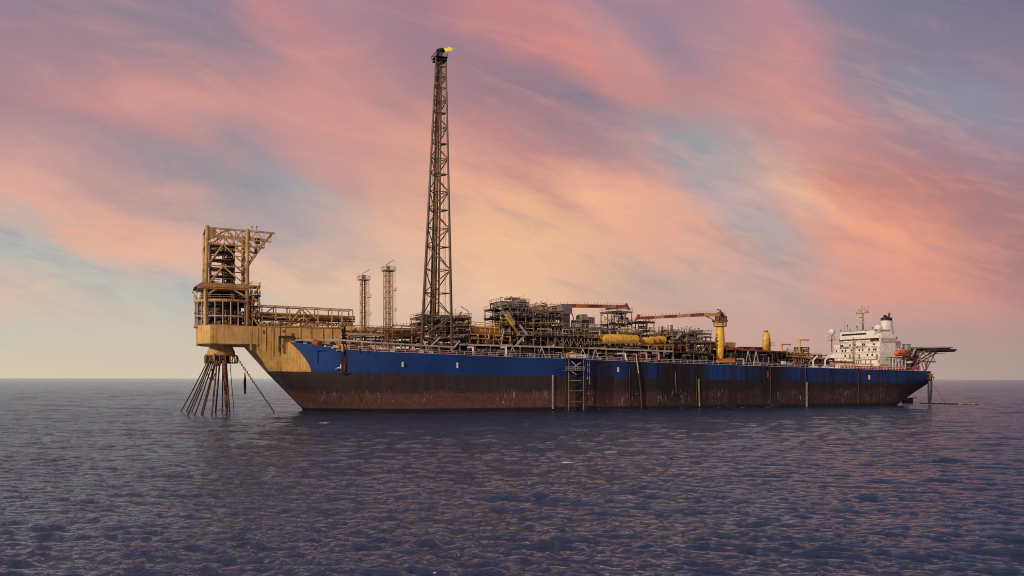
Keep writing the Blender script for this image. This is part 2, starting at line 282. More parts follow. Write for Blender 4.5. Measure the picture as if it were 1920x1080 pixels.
# ------------------------------------------------------------------ mesh helpers (ship coordinates)
class MB:
    def __init__(s): s.v = []; s.f = []
    def add(s, vs, fs):
        k = len(s.v); s.v += [tuple(p) for p in vs]; s.f += [tuple(i+k for i in f) for f in fs]; return s
    def box(s, a, b):
        x0, y0, z0 = (min(a[i], b[i]) for i in range(3)); x1, y1, z1 = (max(a[i], b[i]) for i in range(3))
        return s.add([(x0,y0,z0),(x1,y0,z0),(x1,y1,z0),(x0,y1,z0),(x0,y0,z1),(x1,y0,z1),(x1,y1,z1),(x0,y1,z1)],
              [(0,3,2,1),(4,5,6,7),(0,1,5,4),(1,2,6,5),(2,3,7,6),(3,0,4,7)])
    def tube(s, p, q, r, r2=None, n=6, cap=True):
        p = Vector(p); q = Vector(q); d = q-p
        if d.length < 1e-5: return s
        d.normalize(); a = d.orthogonal().normalized(); b = d.cross(a); r2 = r if r2 is None else r2
        vs = []
        for c, rr in ((p, r), (q, r2)):
            for i in range(n):
                w = 2*pi*i/n+pi/n; vs.append(c+(a*cos(w)+b*sin(w))*rr)
        fs = [(i, (i+1) % n, n+(i+1) % n, n+i) for i in range(n)]
        if cap: fs += [tuple(range(n-1, -1, -1)), tuple(range(n, 2*n))]
        return s.add(vs, fs)
    def path(s, pts, r, n=6):
        for a, b in zip(pts, pts[1:]): s.tube(a, b, r, n=n)
        for c in pts[1:-1]: s.ball(c, r*1.12, 6, 4)
        return s
    def beam(s, p, q, w, h=None):
        """rectangular bar from p to q"""
        h = h or w; p = Vector(p); q = Vector(q); d = (q-p)
        if d.length < 1e-5: return s
        d.normalize(); up = Vector((0,0,1)) if abs(d.z) < 0.95 else Vector((1,0,0))
        a = d.cross(up).normalized(); b = a.cross(d)
        vs = []
        for c in (p, q):
            for i, j in ((-1,-1),(1,-1),(1,1),(-1,1)): vs.append(c+a*(i*w/2)+b*(j*h/2))
        return s.add(vs, [(0,1,2,3),(7,6,5,4),(0,4,5,1),(1,5,6,2),(2,6,7,3),(3,7,4,0)])
    def ball(s, c, r, n=12, m=8, sc=(1,1,1)):
        vs = [(c[0], c[1], c[2]-r*sc[2])]
        for j in range(1, m):
            ph = -pi/2+pi*j/m
            for i in range(n):
                w = 2*pi*i/n; vs.append((c[0]+r*sc[0]*cos(ph)*cos(w), c[1]+r*sc[1]*cos(ph)*sin(w), c[2]+r*sc[2]*sin(ph)))
        vs.append((c[0], c[1], c[2]+r*sc[2])); fs = []
        for i in range(n): fs.append((0, 1+(i+1) % n, 1+i))
        for j in range(m-2):
            for i in range(n): a = 1+j*n+i; b = 1+j*n+(i+1) % n; fs.append((a, b, b+n, a+n))
        k = 1+(m-2)*n
        for i in range(n): fs.append((k+i, k+(i+1) % n, len(vs)-1))
        return s.add(vs, fs)
    def lathe(s, prof, c, n=20, axis='z', sc=(1, 1)):
        """prof: (radius, distance along the axis); c: axis origin"""
        vs = []; fs = []
        for r, h in prof:
            for i in range(n):
                w = 2*pi*i/n; u, v = r*cos(w)*sc[0], r*sin(w)*sc[1]
                vs.append((c[0]+u, c[1]+v, c[2]+h) if axis == 'z' else (c[0]+h, c[1]+u, c[2]+v) if axis == 's' else (c[0]+v, c[1]+h, c[2]+u))
        for j in range(len(prof)-1):
            for i in range(n): fs.append((j*n+i, j*n+(i+1) % n, (j+1)*n+(i+1) % n, (j+1)*n+i))
        fs.append(tuple(range(n-1, -1, -1))); k = (len(prof)-1)*n; fs.append(tuple(range(k, k+n)))
        return s.add(vs, fs)
    def prism(s, poly, z0, z1):
        n = len(poly); vs = [(x, y, z0) for x, y in poly]+[(x, y, z1) for x, y in poly]
        return s.add(vs, [tuple(range(n-1, -1, -1)), tuple(range(n, 2*n))]+[(i, (i+1) % n, n+(i+1) % n, n+i) for i in range(n)])
    def rail(s, pts, h=1.1, step=2.2, r=0.055, mid=True):
        for a, b in zip(pts, pts[1:]):
            a = Vector(a); b = Vector(b); L = (b-a).length; n = max(1, int(L/step))
            up = Vector((0, 0, h)); s.beam(a+up, b+up, r*2)
            if mid: s.beam(a+up*0.52, b+up*0.52, r*1.3)
            for i in range(n+1):
                p = a.lerp(b, i/n); s.beam(p, p+up, r*1.8)
        return s
    def ladder(s, a, b, w=0.5, step=0.6, r=0.05, dirv=(1, 0, 0)):
        a = Vector(a); b = Vector(b); d = Vector(dirv)*w/2; s.beam(a-d, b-d, r*1.6); s.beam(a+d, b+d, r*1.6)
        n = max(2, int((b-a).length/step))
        for i in range(n):
            p = a.lerp(b, (i+.5)/n); s.beam(p-d, p+d, r)
        return s

def meta(o, label=None, cat=None, group=None, kind=None):
    if label: o['label'] = label
    if cat: o['category'] = cat
    if group: o['group'] = group
    if kind: o['kind'] = kind
    return o
SMOOTH = {'hull_paint'}
class Thing:
    def __init__(s, name, label, cat, base, group=None, kind=None):
        s.b = Vector(base); o = bpy.data.objects.new(name, None); COL.objects.link(o)
        o.location = world(base); o.rotation_euler = (0, 0, YAW); o.empty_display_size = 1.0
        meta(o, label, cat, group, kind); s.o = o
    def part(s, name, mb, mat, parent=None, label=None, smooth=False, kind=None):
        if not mb.v: return None
        me = bpy.data.meshes.new(name); b = s.b
        me.from_pydata([(x-b[0], y-b[1], z-b[2]) for x, y, z in mb.v], [], mb.f); me.validate(); me.update()
        me.materials.append(MATS[mat]); o = bpy.data.objects.new(name, me); COL.objects.link(o)
        o.parent = parent or s.o
        if smooth: me.shade_smooth()
        meta(o, label, kind=kind)
        return o
    def copy(s, o, off, parent=None):
        c = o.copy(); COL.objects.link(c); c.parent = parent or o.parent; c.location = Vector(o.location)+Vector(off); return c
def copy_thing(root, base, label=None):
    """copy a thing with its parts and sub-parts to another place on the ship"""
    r = root.copy(); COL.objects.link(r); r.location = world(base)
    if label: r['label'] = label
    for ch in list(root.children):
        c = ch.copy(); COL.objects.link(c); c.parent = r
        for g in list(ch.children):
            q = g.copy(); COL.objects.link(q); q.parent = c
    return r

# ------------------------------------------------------------------ sea
def build_water():
    rng = np.random.default_rng(7)
    r = [0.0, 4.0]
    while r[-1] < 30: r.append(r[-1]*1.03)
    while r[-1] < 1000: r.append(r[-1]*1.0038)
    while r[-1] < 45000: r.append(r[-1]*1.03)
    r = np.array(r)
    a = np.concatenate([np.linspace(-pi, -0.98, 60, endpoint=False), np.linspace(-0.98, 0.98, 860, endpoint=False), np.linspace(0.98, pi, 60)])
    R, A = np.meshgrid(r, a, indexing='ij'); X = R*np.sin(A); Y = R*np.cos(A)
    dx = R*0.0038; H = np.zeros_like(X); DX = np.zeros_like(X); DY = np.zeros_like(X)
    wind = radians(248)      # waves run mostly across and towards the viewer
    lam = np.exp(rng.uniform(np.log(0.42), np.log(16), 220))
    lam = np.concatenate([lam, rng.uniform(16, 38, 12), rng.uniform(2.5, 7, 24)])
    for L in lam:
        k = 2*pi/L; th = wind + rng.normal(0, 0.40)
        amp = 0.058*min(1.0, 1.0/L)**1.0*L/(2*pi)*rng.uniform(0.5, 1.4)+(0.010*L/(2*pi) if L > 16 else 0)
        kx, ky = k*cos(th), k*sin(th); ph = rng.uniform(0, 2*pi)
        f = np.clip((L/dx-2.2)/2.5, 0, 1)*np.clip((3500-R)/2500, 0, 1)
        arg = kx*X+ky*Y+ph; H += amp*f*np.sin(arg); q = 1.0*amp*f*np.cos(arg); DX += q*cos(th); DY += q*sin(th)
    dense = (np.abs(A) < 1.0)
    H *= dense; DX *= dense; DY *= dense
    X = X+DX; Y = Y+DY
    nr, na = X.shape
    co = np.stack([X, Y, H], -1).reshape(-1, 3)
    i = np.arange(nr-1)[:, None]*na; j = np.arange(na-1)[None, :]
    q = np.stack([i+j, i+j+1, i+na+j+1, i+na+j], -1).reshape(-1, 4)
    me = bpy.data.meshes.new('water'); me.vertices.add(len(co)); me.vertices.foreach_set('co', co.ravel())
    me.loops.add(q.size); me.loops.foreach_set('vertex_index', q.ravel().astype(np.int32))
    me.polygons.add(len(q)); me.polygons.foreach_set('loop_start', np.arange(0, q.size, 4, dtype=np.int32))
    me.polygons.foreach_set('loop_total', np.full(len(q), 4, dtype=np.int32)); me.update(calc_edges=True); me.shade_smooth()
    m, nt, b = principled('sea_water')
    tc = nt.n.new('ShaderNodeTexCoord'); o = tc.outputs['Object']
    ws = nt.vm('MULTIPLY', o, (0.5, 1.0, 1.0))
    n1 = nt.noise(ws, 1.0, 4, 0.6, 0.4); n2 = nt.noise(ws, 2.4, 5, 0.62, 0.4); n3 = nt.noise(nt.vm('MULTIPLY', o, (0.5, 1, 1)), 0.02, 3, 0.5)
    h = nt.m('ADD', nt.m('MULTIPLY', n1, 0.34), nt.m('MULTIPLY', n2, 0.25))
    bp = nt.n.new('ShaderNodeBump'); bp.inputs['Strength'].default_value = 0.9; bp.inputs['Distance'].default_value = 1.0
    nt.put(bp.inputs['Height'], h); nt.l.new(bp.outputs[0], b.inputs['Normal'])
    x, y, z = nt.sep(o)
    # small white flecks on the crests, painted glints with foam, and a few real whitecaps
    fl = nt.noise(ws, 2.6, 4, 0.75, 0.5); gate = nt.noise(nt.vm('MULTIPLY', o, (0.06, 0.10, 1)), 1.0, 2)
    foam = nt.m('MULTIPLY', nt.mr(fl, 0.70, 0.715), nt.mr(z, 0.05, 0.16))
    fn = nt.noise(o, 1.3, 6, 0.8, 1.0)
    # slap of foam along the ship's side
    tt = nt.m('ADD', nt.m('MULTIPLY', nt.m('SUBTRACT', x, OX), -SY), nt.m('MULTIPLY', nt.m('SUBTRACT', y, OY), CY))
    ss = nt.m('ADD', nt.m('MULTIPLY', nt.m('SUBTRACT', x, OX), CY), nt.m('MULTIPLY', nt.m('SUBTRACT', y, OY), SY))
    lap = nt.m('MULTIPLY', nt.mr(nt.m('ABSOLUTE', nt.m('ADD', tt, 25.6)), 1.3, 0.2), nt.m('MULTIPLY', nt.mr(nt.noise(o, 0.45, 7, 0.78, 0.5), 0.56, 0.62), nt.m('MULTIPLY', nt.mr(ss, 35, 50), nt.mr(ss, 240, 225))))
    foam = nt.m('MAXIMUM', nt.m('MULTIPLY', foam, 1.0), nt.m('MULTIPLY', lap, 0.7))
    fk = nt.noise(o, 5.0, 5, 0.75, 0.6)
    for px, py, rx in ((1385, 990, 1.1), (1145, 843, 1.7), (1063, 868, 1.5), (607, 794, 2.0)):
        hh = 709+3*px/1920; Yd = CAM_H*FPX/(py-hh); Xd = (px-960)/FPX*Yd
        dd = nt.vm('LENGTH', nt.vm('MULTIPLY', nt.vm('SUBTRACT', o, (Xd, Yd, 0.0)), (1.15/rx, 1.7/rx, 0)), None, 1)
        foam = nt.m('MAXIMUM', foam, nt.mr(nt.m('ADD', nt.m('ADD', dd, nt.m('MULTIPLY', nt.m('SUBTRACT', 0.52, fk), 3.5)), nt.m('MULTIPLY', nt.m('SUBTRACT', fn, 0.5), 3.4)), 0.75, 0.5))
    body = nt.mix(nt.mr(n3, 0.35, 0.65), (0.008, 0.021, 0.044), (0.011, 0.028, 0.055))
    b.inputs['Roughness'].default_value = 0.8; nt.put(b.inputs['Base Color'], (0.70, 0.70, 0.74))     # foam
    df = nt.n.new('ShaderNodeBsdfDiffuse'); nt.put(df.inputs['Color'], body); nt.l.new(bp.outputs[0], df.inputs['Normal'])
    gl = nt.n.new('ShaderNodeBsdfGlossy'); gl.inputs['Color'].default_value = (0.76, 0.87, 1.0, 1); gl.inputs['Roughness'].default_value = 0.025; nt.l.new(bp.outputs[0], gl.inputs['Normal'])
    fr = nt.n.new('ShaderNodeFresnel'); fr.inputs['IOR'].default_value = 1.80; nt.l.new(bp.outputs[0], fr.inputs['Normal'])
    m1 = nt.n.new('ShaderNodeMixShader'); nt.put(m1.inputs[0], nt.m('POWER', fr.outputs[0], 1.0, clamp=True)); nt.l.new(df.outputs[0], m1.inputs[1]); nt.l.new(gl.outputs[0], m1.inputs[2])
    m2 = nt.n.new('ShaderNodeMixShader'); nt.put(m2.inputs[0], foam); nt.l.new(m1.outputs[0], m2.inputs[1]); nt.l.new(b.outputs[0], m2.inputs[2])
    nt.l.new(m2.outputs[0], nt.n['Material Output'].inputs[0])
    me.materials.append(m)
    ob = bpy.data.objects.new('water', me); COL.objects.link(ob); ob['kind'] = 'structure'
build_water()

# ------------------------------------------------------------------ hull
DK = [(541,641),(600,647.3),(650,654),(700,658.5),(750,661.3),(850,665.3),(940,669.6),(1000,671.4),(1059,672.9),(1148,677),(1236,680.7),(1319,683),(1404,686.2),(1516,689.6),(1600,692.4),(1700,695.4),(1740,696.5)]
_dk = [(S(px, -24.5 if px > 640 else -14-(px-541)*0.1), Z(px, py, -24.5 if px > 640 else -14-(px-541)*0.1)) for px, py in DK]
def zd(s): return float(np.interp(s, [q[0] for q in _dk], [q[1] for q in _dk]))
def stem(z): return -0.87*max(z, 0)+0.25*min(z, 0)
def tail(z): return 258.0-(max(0, 9.2-z)/9.2)**1.5*20.0
def half(s, z):
    """half breadth of the hull: box-like raked bow above, sharp at the waterline"""
    d = max(s-stem(z), 0); x = min(d/50.0, 1)
    wl = 0.3+24.7*(1-(1-x)**2)**0.8
    b2 = 12.3+12.7*math.sin(pi/2*min(max((s+8)/44, 0), 1))**0.95
    tp = min(9+3.3*d/1.85, b2); q = min(max(z, 0)/12.8, 1)
    b = wl+(tp-wl)*q
    u = max(0, (s-222)/36)
    a = 0.16+0.62*(max(0, 10.5-z)/10.5)**1.3
    return b*(1-a*u**2.3)
ship = Thing('tanker_ship', 'long moored oil production ship with blue topsides, brown boot topping and raked yellow bow', 'ship', (0, 0, 0))
def build_hull():
    fr = [0, .1, .2, .3, .4, .5, .62, .74, .87, 1.0]     # up to the boot topping line
    fu = [.12, .3, .5, .7, .85, 1.0]                     # from there to the deck
    xs = [0, .0033, .0067, .012, .02, .03, .04, .052, .065, .08, .1, .12, .15, .19]+list(np.linspace(.25, .8, 12))+list(np.linspace(.83, 1.0, 14))
    rows = []
    for lv in [('a', f) for f in fr]+[('b', f) for f in fu]:
        row = []
        for x in xs:
            z = 10.0 if lv[0] == 'a' else 17.0
            s = 0
            for _ in range(12):
                s = stem(z)+(tail(z)-stem(z))*x
                z = -2+(zb(s)+2)*lv[1] if lv[0] == 'a' else zb(s)+(zd(s)-zb(s))*lv[1]
            row.append((s, half(s, z), z))
        rows.append(row)
    mb = MB(); n = len(xs)
    vs = [(s, -b, z) for row in rows for s, b, z in row]+[(s, b, z) for row in rows for s, b, z in row]
    N = len(rows)*n; fs = []
    for j in range(len(rows)-1):
        for i in range(n-1):
            a = j*n+i; fs.append((a, a+1, a+n+1, a+n)); a += N; fs.append((a, a+n, a+n+1, a+1))
        a = j*n; fs.append((a, a+n, a+n+N, a+N)); a = j*n+n-1; fs.append((a, a+N, a+N+n, a+n))
    mb.add(vs, fs); h = ship.part('hull', mb, 'hull_paint', smooth=True)
    h.data.set_sharp_from_angle(angle=radians(28))
    # weather deck just below the sheer, with a gunwale above it, its lit edge painted in pale blue
    top = rows[-1]; dm = MB(); vs = [(s, -b+.02, z-.25) for s, b, z in top]+[(s, b-.02, z-.25) for s, b, z in top]
    dm.add(vs, [(i, i+1, n+i+1, n+i) for i in range(n-1)]); ship.part('weather_deck', dm, 'rust_steel')
    for nm, i0, i1, mt in (('gunwale', 9, n-1, 'lit_edge_blue'),):
        g = MB()
        for a, b in zip(top[i0:i1], top[i0+1:i1+1]):
            g.beam((a[0], -a[1]+.05, a[2]+.04), (b[0], -b[1]+.05, b[2]+.04), 0.35, 0.13)
        ship.part(nm, g, mt)
    # deck edge rails
    for sd, nm in ((-1, 'near'), (1, 'far')):
        r = MB(); P = [(s, sd*(b-.35), z) for s, b, z in top if s > S(650, -24) and s < 252]
        r.rail(P, 1.25, 2.4, 0.075); ship.part('handrail', r, 'light_steel' if sd < 0 else 'grey_steel')
    return top
TOP = build_hull()

def bow_block():
    z1 = Z(470, 612, -12.3); zu = Z(430, 645, -12.3)
    s0, s1 = S(373, -12.3), S(640, -12.3)
    mb = MB(); c = 2.0
    # cantilever box that carries the turret, chamfered at the fore corners
    poly = [(s0, -8.5), (s0+3.2, -12.36), (-15.0, -12.36), (-15.0, 12.36), (s0+3.2, 12.36), (s0, 8.5)]
    mb.prism(poly, zu, z1)
    mb.prism([(s0+1.1, -7.5), (s0+3.9, -11.3), (-15.0, -11.3), (-15.0, 11.3), (s0+3.9, 11.3), (s0+1.1, 7.5)], zu-0.25, zu-.004)
    ship.part('turret_cantilever', mb, 'bow_yellow')
    # forecastle block above the sheer
    fb = MB(); fb.box((-14.99, -12.29, zd(-6)-2.5), (s1, 12.29, z1-.01)); fb.box((-15.5, -12.6, z1-.004), (s1+.3, 12.6, z1+.18))
    ship.part('forecastle', fb, 'bow_yellow')
    ribs = [470, 483, 498, 512, 523, 533, 545, 563, 583, 605, 622]
    for i, px in enumerate(ribs):
        m = MB(); s = S(px, -12.4); w = .3 if px in (470, 523, 533) else .12
        if px == 545: continue
        m.box((s-w, -12.46, (zu-2 if px < 500 else 17.5 if px < 545 else zd(s)-1)), (s+w, -12.3, z1-.3)); ship.part('stiffener', m, 'bow_yellow')
        m = MB(); m.box((s+w+.02, -12.33 if px < 540 else -12.315, zu-1 if px < 500 else 17.5 if px < 545 else zd(s)), (s+w+.14, -12.3, z1-.3)); ship.part('rust_seam', m, 'rust_steel')
    for px, py in ((495, 623), (532, 622), (548, 628)):
        m = MB(); p = pt(px, py, -12.6); m.box((p[0]-.35, -12.48, p[2]-.5), (p[0]+.35, -12.3, p[2]+.5)); ship.part('vent_hatch', m, 'rust_steel')
    # black pipe loop and the long white pipe above the bulwark
    m = MB(); t = -13.2; m.path([pt(524, 660, t), pt(524, 632, t), pt(550, 632, t), pt(554, 638, t)], .35, 8); ship.part('pipe', m, 'dark_steel')
    m = MB(); m.path([pt(554, 638.5, -14), pt(640, 638.5, -18.5), pt(700, 643, -23), pt(852, 652, -23), pt(862, 640, -23)], .3, 8); ship.part('pipe', m, 'light_steel')
    for i, px in enumerate(range(655, 850, 24)):
        m = MB(); p = pt(px, 640+(px-640)*.057, -23); m.beam((p[0], -23, p[2]), (p[0], -23, zd(p[0])-.2), .22); ship.part('pipe_post', m, 'light_steel')
    # recess in the bow plating and fairlead openings
    m = MB(); t = -half(S(602, -20), 19)-.18
    a = [pt(590, 657, t-.2), pt(620, 657, t-1), pt(624, 694, t-.9), pt(597, 694, t+.5)]
    for p, q in zip(a, a[1:]+a[:1]): m.tube(p, q, .14)
    ship.part('anchor_recess', m, 'blue_paint'); 
    for px, py in ((583, 648), (610, 650), (624, 652.5)):
        s = S(px, -20); t = -half(s, 22)
        m = MB(); p = pt(px, py, t); m.ball(p, .42, 10, 6, (1, .5, .8)); ship.part('fairlead', m, 'white_paint')
    # white load line marks
    for px, py0, py1 in ((755, 679, 688.5), (857.5, 680.5, 690.5), (1159, 689, 698), (1630, 704, 712)):
        m = MB(); p = pt(px-1.6, py0, -25.03); q = pt(px+1.6, py1, -25.03); m.box((p[0], -25.06, p[2]), (q[0], -24.9, q[2])); ship.part('hull_mark', m, 'white_paint')
    # vertical rubbing pipes, soil pipes and discharge runs down the side
    for px, y0, y1, w, mt, lean in ((1037, 704, 767, .6, 'purple_steel', 0), (1266.5, 698, 738, .14, 'grey_steel', 1.5), (1310, 711, 763, .5, 'grey_steel', 2), (1305, 700, 763, .2, 'dark_steel', 2), (1513, 717, 762, .6, 'grey_steel', 0), (1510.5, 690, 762, .25, 'dark_steel', 0), (1440, 697, 708, .35, 'rust_steel', 0), (1180, 690, 766, .2, 'dark_steel', 0), (1445, 690, 760, .2, 'dark_steel', 0), (1610, 697, 760, .2, 'dark_steel', 0), (1386, 690, 716, .2, 'dark_steel', 0)):
        m = MB(); p = pt(px, y0, -25.2); q = pt(px+lean, y1, -25.2); m.beam(p, q, .3, w*2 if w > .5 else w); 
        m = MB().tube(p, q, w*.6, n=8); ship.part('drain_pipe', m, mt)
    m = MB(); m.path([pt(1158, 663.5, -24), pt(1172, 663.5, -24), pt(1174, 674, -24.6), pt(1176, 676, -25.3)], .28, 8); ship.part('drain_pipe', m, 'white_paint')
    m = MB(); m.path([pt(1187, 664, -24), pt(1193, 665, -24.5), pt(1194, 676, -25.6), pt(1197.5, 700, -25.7)], .2, 8); ship.part('drain_pipe', m, 'light_steel')
    m = MB(); m.path([pt(1197.5, 700, -25.75), pt(1201, 730, -25.75), pt(1203, 766, -25.75)], .26, 8); ship.part('drain_pipe', m, 'dark_steel')
    for px in (886, 948):
        m = MB(); m.path([pt(px-9, 652, -23.6), pt(px+1, 652, -23.6), pt(px+1.5, 668, -23.9), pt(px+2, 670, -24.6)], .3, 8); ship.part('drain_pipe', m, 'white_paint')
    for px in (1212, 1235, 1394):
        m = MB(); y = 663 if px < 1300 else 674; m.path([pt(px-12, y, -23.2), pt(px, y, -23.2), pt(px+.6, y+12, -23.2)], .3, 8); ship.part('drain_pipe', m, 'light_steel')
    # dark sea chests at the waterline
    for px in (1370, 1455):
        m = MB(); p = pt(px, 758, -25.1); m.lathe([(0.1, 0), (2.6, 0), (2.6, .2), (2.4, .3)], (p[0], -25.25, .2), 20, 't'); ship.part('sea_chest', m, 'black_steel')
    # rudder and skeg below the counter
    m = MB(); s = S(1722, -4); m.prism([(s-5, -.6), (s+1, -.3), (s+1, .3), (s-5, .6)], -2, 2.2); m.box((s-1, -.6, 1.9), (s+3.2, .6, 2.3)); ship.part('rudder', m, 'black_steel')
    # transom corner platform, hose saddle
    m = MB(); p = pt(1738, 703, -19.5); m.box((p[0]-3, -21.5, p[2]), (258.9, -15, p[2]+.4)); 
    for k in range(3): m.beam((p[0]-2.5+k*1.6, -21.4, p[2]+.2), (p[0]-1.5+k*1.6, -21.4, p[2]-2), .3)
    m.beam((p[0]-3, -21.5, p[2]+.5), (259.5, -21.5, p[2]-1.2), .35); ship.part('stern_platform', m, 'tan_steel')
bow_block()

# ------------------------------------------------------------------ generic topside builders
def in_rng(r, a, b): return r.uniform(a, b)
def rand_pipe(rg, box, r=None, horiz=0.75):
    (x0, y0, z0), (x1, y1, z1) = box; m = MB(); r = r or rg.choice([.09, .12, .16, .2, .28])
    p = [rg.uniform(x0, x1), rg.uniform(y0, y1), rg.uniform(z0, z1)]; pts = [tuple(p)]
    ax = 0 if rg.random() < horiz*.7 else 2 if rg.random() < .75 else 1
    for _ in range(rg.choice([2, 3, 3, 4])):
        lo, hi = ((x0, x1), (y0, y1), (z0, z1))[ax]; L = (hi-lo)*rg.uniform(.15, .6)*rg.choice([-1, 1])
        p[ax] = min(max(p[ax]+L, lo), hi); pts.append(tuple(p)); ax = rg.choice([a for a in (0, 0, 2, 1, 2) if a != ax])
    m.path(pts, r, 6); return m
PALETTE = ['grey_steel', 'light_steel', 'grey_steel', 'dark_steel', 'rust_steel', 'cream_steel', 'tan_steel']
def module(name, label, cat, px0, px1, t0, t1, zs, ns=4, ntt=2, mat='grey_steel', pal=PALETTE, pipes=30, gear=10, seed=1, rails=True, brace=True, solid=0.25, floors=True, roofgear=0, col=.35, group=None):
    """open steel process module: columns, floors, braces, rails, pipes, vessels"""
    rg = random.Random(seed); s0, s1 = S(px0, t0), S(px1, t0); zs = list(zs)
    T = Thing(name, label, cat, ((s0+s1)/2, (t0+t1)/2, zs[0]), group)
    for i in range(ns):
        for j in range(ntt):
            s = s0+(s1-s0)*i/(ns-1); t = t0+(t1-t0)*j/max(1, ntt-1)
            T.part('column', MB().beam((s, t, zs[0]), (s, t, zs[-1]), col*.8), mat if j == 0 else 'dark_steel')  # rear columns in darker steel, the shade of the interior put into the colour
    for k, z in enumerate(zs):
        if k == 0 and not floors: continue
        f = MB()
        if floors: f.box((s0-.4, t0-.4, z-.12), (s1+.4, t1+.4, z-.004))
        for t in ([t0, t1] if ntt > 1 else [t0]): f.box((s0-.4, t-.15, z-.55), (s1+.4, t+.15, z-.124))
        for i in range(ns):
            s = s0+(s1-s0)*i/(ns-1); f.box((s-.13, t0+.16, z-.5), (s+.13, t1-.16, z-.124))
        T.part('floor' if floors else 'ring_beam', f, 'dark_steel' if k < len(zs)-1 else mat)  # floors under the top one darkened to paint in the interior shade
        if rails and k > 0:
            T.part('handrail', MB().rail([(s0-.35, t1+.3, z), (s0-.35, t0-.35, z), (s1+.35, t0-.35, z), (s1+.35, t1+.3, z)], 1.1, 2.0, .05), rg.choice(['light_steel', 'cream_steel', 'grey_steel']))
    for k in range(len(zs)-1):
        za, zc = zs[k], zs[k+1]-.5
        if brace:
            for i in range(ns-1):
                if rg.random() < .55:
                    a = s0+(s1-s0)*i/(ns-1); c = s0+(s1-s0)*(i+1)/(ns-1); m = (a+c)/2
                    if rg.random() < .5: T.part('brace', MB().tube((a, t0, za), (m, t0, zc), .14).tube((c, t0, za), (m, t0, zc), .14), mat)
                    else: T.part('brace', MB().tube((a, t0, za) if rg.random() < .5 else (c, t0, za), (c, t0, zc) if rg.random() < .5 else (a+.2, t0, zc), .14), mat)
            T.part('brace', MB().tube((s0, t0, za), (s0, t1, zc), .14), mat)
        h = zc-za
        if h < .8: continue
        if solid >= .4: T.part('enclosure', MB().box((s0+.6, t0+(t1-t0)*.5, za), (s1-.6, t0+(t1-t0)*.5+1.0, zc-.1)), 'dark_steel')
        elif rg.random() < solid*2:
            a = rg.uniform(s0+1, (s0+s1)/2); c = a+(s1-s0)*rg.uniform(.2, .45); T.part('enclosure', MB().box((a, t0+(t1-t0)*.45, za), (min(c, s1-.5), t1-.5, zc-.1)), rg.choice(['dark_steel', 'dark_steel', 'purple_steel', 'grey_steel']))
        for _ in range(gear):
            s = rg.uniform(s0+1, s1-1); t = rg.uniform(t0+.9, t0+(t1-t0)*.6); kd = rg.random(); mt = rg.choice(pal)
            if kd < .35:
                r = min(rg.uniform(.4, 1.0), h*.4); L = rg.uniform(1.5, 4); zc2 = za+r+.3+rg.uniform(0, max(.01, h-2*r-.4))
                T.part('vessel', MB().lathe([(.05, -.35*r), (.6*r, -.25*r), (r, .1), (r, L-.1), (.6*r, L+.25*r), (.05, L+.35*r)], (s-L/2, t, zc2), 12, 's'), mt, smooth=True)
            elif kd < .6:
                r = rg.uniform(.3, .75); T.part('vessel', MB().lathe([(r, .1), (r, h*.7), (r*.55, h*.82), (.05, h*.86)], (s, t, za), 12), mt, smooth=True)
            elif kd < .85:
                w = rg.uniform(.5, 1.6); T.part('cabinet', MB().box((s-w, t-.6, za), (s+w, t+.6, za+min(h*.8, rg.uniform(.9, 2.2)))), mt)
            else:
                T.part('valve', MB().tube((s, t, za), (s, t, za+h*.5), .12).ball((s, t, za+h*.5), .35, 8, 6).lathe([(.45, 0), (.45, .08)], (s, t-.45, za+h*.5), 10, 't').tube((s, t, za+h*.5), (s, t-.45, za+h*.5), .06), mt)
        for _ in range(int(pipes/(len(zs)-1))):
            T.part('pipe', rand_pipe(rg, ((s0-.3, t0-.45, za+.2), (s1+.3, t0+(t1-t0)*.7, zc))), rg.choice(pal))
    for _ in range(roofgear):
        s = rg.uniform(s0+.5, s1-.5); t = rg.uniform(t0+.5, t1-1); z = zs[-1]; kd = rg.random()
        if kd < .3: T.part('vent', MB().path([(s, t, z), (s, t, z+rg.uniform(1, 2.4)), (s+.7, t, z+2)], .13), rg.choice(pal))
        elif kd < .55: T.part('cabinet', MB().box((s-1, t-.6, z), (s+1, t+.6, z+rg.uniform(.6, 1.5))), rg.choice(pal))
        elif kd < .8: T.part('lamp_post', MB().tube((s, t, z), (s, t, z+2.6), .05).box((s-.25, t-.1, z+2.6), (s+.25, t+.1, z+2.75)), 'light_steel')
        else: T.part('pipe', rand_pipe(rg, ((s0, t0, z+.3), (s1, t1, z+1.8))), rg.choice(pal))
    return T
def tri_or_quad_lattice(mb, legsA, legsB, ys, r, rings=True, alt=0):
    """bracing between leg pairs, legs given as functions of height"""
    pass

def lattice(T, corners0, corners1, zs, rl, rb, mat, leg='leg', x=False, faces=None, ringmat=None):
    """tapered lattice mast: legs as parts, each face's bracing as one part, rings as one part each"""
    n = len(corners0); z0, z1 = zs[0], zs[-1]
    def P(i, z):
        f = (z-z0)/(z1-z0); a, b = corners0[i % n], corners1[i % n]; return (a[0]+(b[0]-a[0])*f, a[1]+(b[1]-a[1])*f, z)
    for i in range(n): T.part(leg, MB().tube(P(i, z0), P(i, z1), rl, rl*.62, 8), mat, smooth=True)
    for i in range(n if faces is None else faces):
        m = MB()
        for k in range(len(zs)-1):
            a, b = zs[k], zs[k+1]
            if (k+i) % 2 or x: m.tube(P(i, a), P(i+1, b), rb)
            if not (k+i) % 2 or x: m.tube(P(i+1, a), P(i, b), rb)
        T.part('bracing', m, mat)
    m = MB()
    for z in zs[1:-1]:
        for i in range(n): m.tube(P(i, z), P(i+1, z), rb*.85)
    T.part('ring_beams', m, ringmat or mat)
    return P

